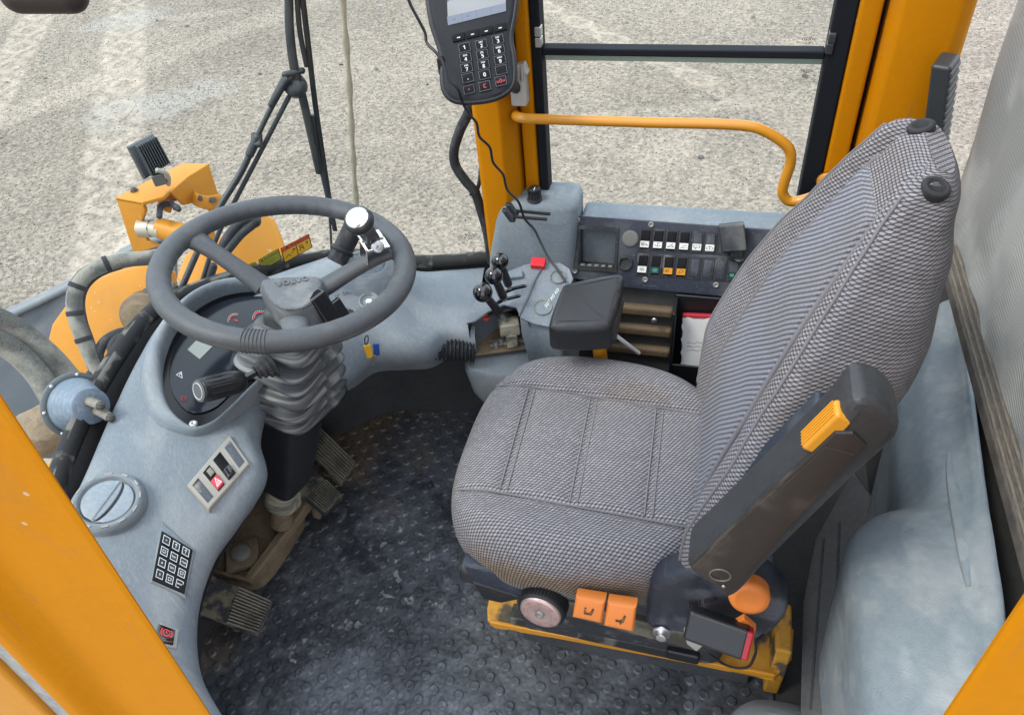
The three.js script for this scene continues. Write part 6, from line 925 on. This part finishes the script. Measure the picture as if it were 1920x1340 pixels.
// ------------------------------------------------------------------ machine parts outside the windscreen
const boltMat = M({ color: lin(0.06, 0.055, 0.05), roughness: 0.6, metalness: 0.3 });
const bolt = (p, n, r, parent) => put('bolt', lathe([[r * 1.5, 0], [r * 1.45, r * 0.3], [r, r * 0.35], [r * 0.95, r * 1.1], [0, r * 1.2]], p, n, 8), boltMat, parent);
{ // lamp bracket
  const y = 0.46, T = (u, v, k = y) => PY(u, v, k);
  const t = thing('lamp_bracket', 'folded yellow steel lamp bracket carrying the finned work lamp', 'bracket', T(330, 430, 0.2));
  put('top_plate', plate([[215, 370], [342, 305], [391, 306], [352, 330], [316, 358], [306, 368], [266, 379]].map(([u, v]) => T(u, v)), 0.012, { n: V(0, 1, 0), bevel: 0.003 }), yellowOut, t);
  const A = T(215, 370), B = T(266, 379), nL = B.clone().sub(A).cross(V(0, 1, 0)).normalize();
  put('side_plate', plate([[216, 371], [266, 380], [272, 396], [262, 426], [276, 452], [296, 462], [250, 477]].map(([u, v]) => PP(u, v, A, nL)), 0.012, { bevel: 0.003 }), yellowOut, t);
  const Cc = T(391, 307), D = T(318, 358), nR = D.clone().sub(Cc).cross(V(0, 1, 0)).normalize();
  put('side_plate', plate([[391, 307], [414, 378], [400, 400], [372, 378], [345, 385], [318, 360], [352, 331]].map(([u, v]) => PP(u, v, Cc, nR)), 0.012, { bevel: 0.003 }), yellowOut, t);
  put('bent_strap', (() => { const c = [[306, 392], [318, 366], [338, 352], [352, 358], [368, 374], [392, 380], [416, 376]].map(([u, v]) => T(u, v, 0.40)); return sweep(c, () => 0.022, () => 0.005, V(0.5, 0.2, 0.85), 40, 10); })(), yellowOut, t);
  for (const [u, v] of [[251, 357], [377, 372], [398, 376], [331, 372], [331, 390]]) bolt(T(u, v, v < 360 ? y + 0.002 : 0.41), V(0, 1, 0.2).normalize(), 0.008, t);
  put('hydraulic_fitting', join([rod(T(262, 428, 0.36), T(284, 428, 0.36), 0.03, 0.03, 6), rod(T(282, 428, 0.36), T(304, 432, 0.36), 0.024, 0.024, 18)]), M({ color: lin(0.42, 0.38, 0.3), metalness: 0.5, roughness: 0.5 }), t);
  put('ram_tube', rod(T(300, 428, 0.36), T(392, 450, 0.34), 0.032), yellowOut, t);
  put('jumper_hose', tube([T(298, 405, 0.42), T(303, 385, 0.42), T(318, 382, 0.42), T(334, 392, 0.42)], 0.009, 24, 8), rubberBlack, t);
}
{ // work lamp
  const o = PY(285, 300, 0.58), n = EYE.clone().sub(o).normalize().lerp(V(0.9, 0.1, 0.4).normalize(), 0.4).normalize(), P = (u, v, l = 0) => PP(u, v, o, n).addScaledVector(n, l);
  const t = thing('work_lamp', 'black square work lamp with cooling fins seen from behind', 'lamp', P(300, 335, -0.03));
  const q = [[243, 277], [290, 252], [320, 308], [274, 338]].map(([u, v]) => P(u, v)), L = (a, b) => q[0].clone().lerp(q[1], a).lerp(q[3].clone().lerp(q[2], a), b);
  const bm = M({ color: lin(0.028, 0.033, 0.038), roughness: 0.5 });
  put('housing', plate(q.map((p) => p.clone().addScaledVector(n, -0.02)), 0.045, { n, bevel: 0.008 }), bm, t);
  put('heat_sink', plate([L(0.2, 0.04), L(0.98, 0.04), L(0.98, 0.96), L(0.2, 0.96)].map((p) => p.addScaledVector(n, -0.008)), 0.02, { n, bevel: 0.003 }), bm, t);
  for (let i = 0; i < 9; i++) { const a = 0.24 + i * 0.09, A = L(a, 0.06), B = L(a, 0.94), d = B.clone().sub(A), x = d.clone().normalize(); put('cooling_fin', boxIn(A.clone().lerp(B, 0.5).addScaledVector(n, 0.002), x, n, x.clone().cross(n), d.length(), 0.026, 0.0038, 0.001), bm, t); }
  put('bracket_foot', boxIn(P(298, 336, -0.005), V(0.8, 0, -0.6), V(0, 1, 0), V(0.6, 0, 0.8), 0.034, 0.034, 0.02, 0.004), M({ color: lin(0.14, 0.14, 0.13), roughness: 0.5, metalness: 0.4 }), t);
  put('lamp_cable', tube([P(292, 318, 0.02), P(306, 322, 0.015), P(315, 333, 0.0), P(318, 346, -0.02)], 0.007, 20, 8), M({ color: lin(0.35, 0.33, 0.28), roughness: 0.7 }), t);
}
{ // loader linkage seen through and beside the wheel
  const t = thing('loader_linkage', 'yellow loader linkage plates ahead of the windscreen', 'loader arm', PY(380, 560, -0.1));
  const pl = (name, px, y, n, th = 0.04) => { const o = PY(px[0][0], px[0][1], y); return put(name, plate(px.map(([u, v]) => PP(u, v, o, n)), th, { n, bevel: 0.008 }), yellowOut, t); };
  pl('link_plate', [[446, 428], [462, 405], [500, 402], [513, 410], [522, 432], [536, 476], [500, 500], [470, 520], [440, 500], [430, 468]], 0.22, V(0.35, 0.75, 0.55).normalize(), 0.09);
  pl('arm_plate', [[372, 455], [410, 440], [432, 466], [440, 500], [474, 522], [430, 548], [360, 562], [330, 520], [345, 480]], 0.12, V(0.3, 0.8, 0.5).normalize(), 0.06);
  pl('arm_head', [[88, 640], [96, 608], [122, 572], [160, 532], [215, 506], [270, 495], [300, 512], [306, 560], [296, 620], [250, 668], [200, 700], [165, 704], [120, 690], [95, 668]], -0.12, V(0.2, 0.55, 0.8).normalize(), 0.12);
  pl('cover_plate', [[243, 502], [290, 490], [310, 520], [312, 560], [280, 556], [252, 548]], 0.0, V(0.2, 0.6, 0.75).normalize(), 0.02);
  pl('frame_deck', [[70, 880], [170, 805], [190, 800], [205, 760], [215, 780], [150, 890], [110, 960], [60, 960]], 0.0, V(0.2, 0.97, 0.15).normalize(), 0.05);
  for (const [u, v] of [[276, 548], [290, 549]]) bolt(PY(u, v, 0.012), V(0.2, 0.6, 0.75).normalize(), 0.012, t);
  put('pin_boss', lathe([[0, 0.06], [0.05, 0.06], [0.055, 0.05], [0.055, 0.02], [0.075, 0.015], [0.078, -0.04], [0, -0.04]], PY(268, 590, -0.04), V(0.35, 0.4, 0.85).normalize(), 36), dustTan, t);
  put('mud_cake', (() => { const g = new THREE.IcosahedronGeometry(1, 4), p = g.attributes.position; for (let i = 0; i < p.count; i++) { const x = p.getX(i), y = p.getY(i), z = p.getZ(i), k = 0.8 + 0.45 * n3(x * 2.2 + 8, y * 2.2 + 8, z * 2.2 + 8, 2); p.setXYZ(i, x * k, y * k, z * k); } g.computeVertexNormals(); const c = PY(85, 800, -0.05); return boxUV(g.scale(0.09, 0.06, 0.1).translate(c.x, c.y, c.z)); })(), dustTan, t);
}
{ // bucket
  const n = V(0.5, 0.5, 0.7).normalize(), o = PD(140, 560, 3.9), P = (u, v, l = 0) => PP(u, v, o, n).addScaledVector(n, l);
  const t = thing('loader_bucket', 'scuffed dark grey steel loader bucket at the left edge', 'bucket', P(100, 760));
  const bt = texture(512, (u, v) => { const a = ss(0.45, 0.75, fbm(u, v, 5, 6, 1501)), s = scratch(u, v, 1, 1511); return [mix(0.075, 0.14, a) + 0.1 * s, mix(0.082, 0.14, a) + 0.1 * s, mix(0.092, 0.135, a) + 0.1 * s]; });
  const bm = M({ map: sized(bt, 1.0), roughness: 0.6, metalness: 0.2 });
  put('back_wall', plate([[-80, 640], [0, 604], [136, 538], [284, 455], [330, 450], [330, 520], [260, 800], [110, 860], [-80, 860]].map(([u, v]) => P(u, v)), 0.05, { n, bevel: 0.01 }), bm, t);
  const lip = [[-80, 632], [0, 596], [136, 531], [284, 449], [330, 440]].map(([u, v]) => P(u, v, 0.01));
  put('top_lip', sweep(lip, () => 0.03, () => 0.02, V(0, 1, 0), 30, 12), M({ map: sized(bt, 0.6), color: lin(2.2, 2.2, 2.1), roughness: 0.55, metalness: 0.2 }), t);
}
{ // hydraulic hoses: thick ribbed-wrap hoses and thinner lines
  const hose = (label, pts, r, m = hoseMat, ties = []) => { const P = pts.map(([u, v, d]) => PD(u, v, d)), t = thing('hydraulic_hose', label, 'hose', P[P.length - 1], 'hydraulic hoses ahead of the windscreen'); put('hose', tube(P, r, 90, 14), m, t); const c = new THREE.CatmullRomCurve3(P, false, 'centripetal'); ties.forEach((k) => { const q = c.getPointAt(k), T = c.getTangentAt(k); put('cable_tie', lathe([[r * 1.02, -0.006], [r * 1.12, -0.005], [r * 1.12, 0.005], [r * 1.02, 0.006]], q, T, 20), deepBlack, t); }); return t; };
  hose('grey dusty hose arching over the yellow loader arm', [[300, 480, 2.2], [270, 484, 2.2], [225, 488, 2.2], [180, 503, 2.2], [152, 524, 2.2], [139, 555, 2.2], [142, 595, 2.2], [158, 640, 2.2], [178, 686, 2.2], [186, 705, 2.2]], 0.019, hoseMat, [0.28, 0.48, 0.63, 0.78]);
  hose('black hose running just inside the grey arched hose', [[226, 498, 2.25], [188, 512, 2.25], [162, 534, 2.25], [152, 562, 2.25], [156, 600, 2.25], [172, 648, 2.25], [178, 690, 2.25]], 0.009, rubberBlack);
  hose('upper thick dusty hose at the left edge', [[-30, 588, 1.75], [10, 606, 1.75], [52, 634, 1.75], [92, 668, 1.75], [124, 704, 1.75], [150, 740, 1.75]], 0.0225, hoseMat);
  hose('lower thick dusty hose at the left edge', [[-30, 630, 1.72], [10, 648, 1.72], [44, 674, 1.72], [74, 708, 1.72], [98, 748, 1.72]], 0.0215, hoseMat);
  hose('black line squeezed between the two thick hoses', [[-30, 612, 1.78], [16, 630, 1.78], [56, 662, 1.78], [90, 702, 1.78], [112, 736, 1.78]], 0.009, rubberBlack);
  hose('tan dust-caked hose slanting down along the windscreen edge', [[322, 540, 1.75], [296, 574, 1.75], [262, 620, 1.75], [232, 660, 1.75], [206, 700, 1.75], [186, 722, 1.75]], 0.0135, hoseMat);
  hose('black looped hose on the yellow arm', [[262, 622, 2.2], [225, 624, 2.2], [196, 640, 2.2], [184, 664, 2.2], [186, 690, 2.2], [170, 702, 2.2]], 0.013, rubberBlack);
  hose('short black hose curl beside the looped hose', [[250, 632, 2.15], [222, 634, 2.15], [210, 650, 2.15], [214, 668, 2.15], [228, 674, 2.15]], 0.012, rubberBlack);
  hose('black hose with clamp seen through the top of the wheel', [[425, 470, 2.05], [452, 438, 2.05], [474, 420, 2.05], [482, 412, 2.05], [474, 408, 2.05], [456, 412, 2.05], [432, 436, 2.05], [418, 458, 2.05]], 0.0115, rubberBlack, [0.45]);
  hose('black hose beside the wiper arms inside the wheel', [[398, 500, 1.9], [388, 530, 1.9], [380, 560, 1.9]], 0.011, rubberBlack);
}
{ // funnel-shaped horn on its flange
  const c = PD(142, 759, 1.55), ax = AX_R.clone().multiplyScalar(0.78).addScaledVector(AX_F, -0.6).normalize();
  const t = thing('horn', 'blue-grey funnel horn with bolted flange beside the windscreen', 'horn', c);
  const hm = M({ map: sized(shelfTex, 0.3), color: lin(0.62, 0.68, 0.8), roughness: 0.5 });
  put('flange', lathe([[0, -0.004], [0.056, -0.004], [0.058, -0.002], [0.058, 0.002], [0.05, 0.004], [0.048, 0.0]], c, ax, 48), M({ color: lin(0.12, 0.13, 0.14), roughness: 0.55 }), t);
  put('funnel', lathe([[0.049, 0.002], [0.046, 0.012], [0.038, 0.03], [0.032, 0.05], [0.03, 0.062], [0, 0.063]], c, ax, 48), hm, t);
  const q = axes(ax); for (let i = 0; i < 7; i++) { const a = i / 7 * 6.283; put('rivet', lathe([[0.0035, 0], [0.003, 0.002], [0, 0.003]], c.clone().addScaledVector(ax, 0.003).addScaledVector(q.x, Math.cos(a) * 0.0535).addScaledVector(q.y, Math.sin(a) * 0.0535), ax, 10), steel, t); }
  for (const dy of [-0.011, 0.011]) put('terminal_boot', tube([c.clone().addScaledVector(ax, 0.05).addScaledVector(q.y, dy), c.clone().addScaledVector(ax, 0.075).addScaledVector(q.y, dy), c.clone().addScaledVector(ax, 0.1).addScaledVector(q.y, dy * 1.2).add(V(0, -0.01, 0))], 0.0085, 14, 10), hoseMat, t);
}
{ // warning stickers along the bottom of the glass
  const s0 = hit(pane, 520, 460).p, s1 = hit(pane, 590, 440).p, s2 = hit(pane, 550, 400).p, sn = s1.clone().sub(s0).cross(s2.clone().sub(s0)).normalize();
  const st = (label, px, draw) => { const c = px.map(([u, v]) => PP(u, v, s0, sn).addScaledVector(AX_F, -0.02)); const g = quad(...c); single('warning_sticker', plate(c, 0.0008, { bevel: 0 }), M({ color: lin(0.3, 0.25, 0.05), roughness: 0.6 }), label, 'sticker', 'warning stickers on the windscreen').add((() => { const b = g.clone().translate(0, 0, 0); const o = scene.children[scene.children.length - 1]; b.translate(-o.position.x, -o.position.y, -o.position.z); const m = new THREE.Mesh(b, M({ map: canvasTex(256, 192, draw), roughness: 0.5 })); m.position.copy(AX_F.clone().multiplyScalar(-0.0012)); m.name = 'print'; return m; })()); };
  const olive = (g, big) => { g.fillStyle = '#9a9432'; g.fillRect(0, 0, 256, 192); g.strokeStyle = '#20201a'; g.lineWidth = 8; g.strokeRect(4, 4, 248, 184); g.fillStyle = '#24241c'; g.font = `bold ${big}px sans-serif`; g.textAlign = 'left'; g.beginPath(); g.moveTo(36, 28); g.lineTo(56, 62); g.lineTo(16, 62); g.fill(); g.fillText('WARNING', 60, 62); g.fillStyle = '#55542e'; for (let i = 0; i < 3; i++) g.fillRect(24, 86 + i * 30, 150 + (i * 37) % 60, 8); };
  st('small olive warning sticker half hidden behind the wheel hub', [[460, 502], [484, 493], [488, 510], [466, 519]], (g) => olive(g, 36));
  st('olive warning sticker left of the orange one', [[490, 489], [527, 468], [533, 488], [496, 509]], (g) => olive(g, 40));
  st('orange and yellow warning sticker with pictograms on the windscreen', [[531, 468], [583, 441], [590, 466], [538, 495]], (g) => { g.fillStyle = '#d9a21f'; g.fillRect(0, 0, 256, 192); g.fillStyle = '#d9481e'; g.fillRect(0, 0, 256, 54); g.strokeStyle = '#1e1c18'; g.lineWidth = 7; g.strokeRect(3, 3, 250, 186); g.beginPath(); g.moveTo(0, 54); g.lineTo(256, 54); g.moveTo(128, 54); g.lineTo(128, 192); g.stroke(); g.fillStyle = '#5a1c10'; g.font = 'bold 34px sans-serif'; g.fillText('WARNING', 82, 40); g.beginPath(); g.moveTo(52, 12); g.lineTo(70, 42); g.lineTo(34, 42); g.fill(); g.lineWidth = 6; g.strokeStyle = '#2a2418'; g.beginPath(); g.moveTo(20, 150); g.lineTo(50, 120); g.lineTo(66, 150); g.moveTo(76, 130); g.lineTo(104, 92); g.moveTo(104, 92); g.arc(104, 92, 10, 0, 6); g.moveTo(150, 160); g.lineTo(160, 110); g.lineTo(186, 150); g.arc(166, 96, 12, 0, 6); g.moveTo(222, 120); g.lineTo(222, 80); g.moveTo(210, 94); g.lineTo(222, 78); g.lineTo(234, 94); g.stroke(); });
}
{ // black rubber spout at the foot of the glass, behind the spinner knob
  const a = PD(668, 416, 1.62), b = PD(630, 492, 1.62), t = thing('rubber_spout', 'black rubber tube with a ring rising behind the spinner knob', 'rubber tube', b);
  put('tube', rod(b, a, 0.02, 0.0215, 24), rubberBlack, t);
  put('ring', lathe([[0.019, -0.006], [0.0245, -0.004], [0.0245, 0.004], [0.019, 0.006]], b.clone().lerp(a, 0.3), a.clone().sub(b).normalize(), 28), softBlack, t);
}
{ // mirror, only its lower edge in sight
  const c = PD(82, -34, 1.35), t = thing('door_mirror', 'dark rounded lower edge of a mirror at the top left', 'mirror', c.clone().add(V(0, -0.04, 0)));
  put('housing', boxIn(c, AX_R.clone(), AX_D.clone().negate(), AX_F.clone().negate(), 0.12, 0.085, 0.05, 0.04), M({ color: lin(0.03, 0.02, 0.02), roughness: 0.5 }), t);
  put('arm', rod(c, c.clone().add(V(0.1, 0.22, 0.1)), 0.01), softBlack, t);
}
renderer.render(scene, camera);
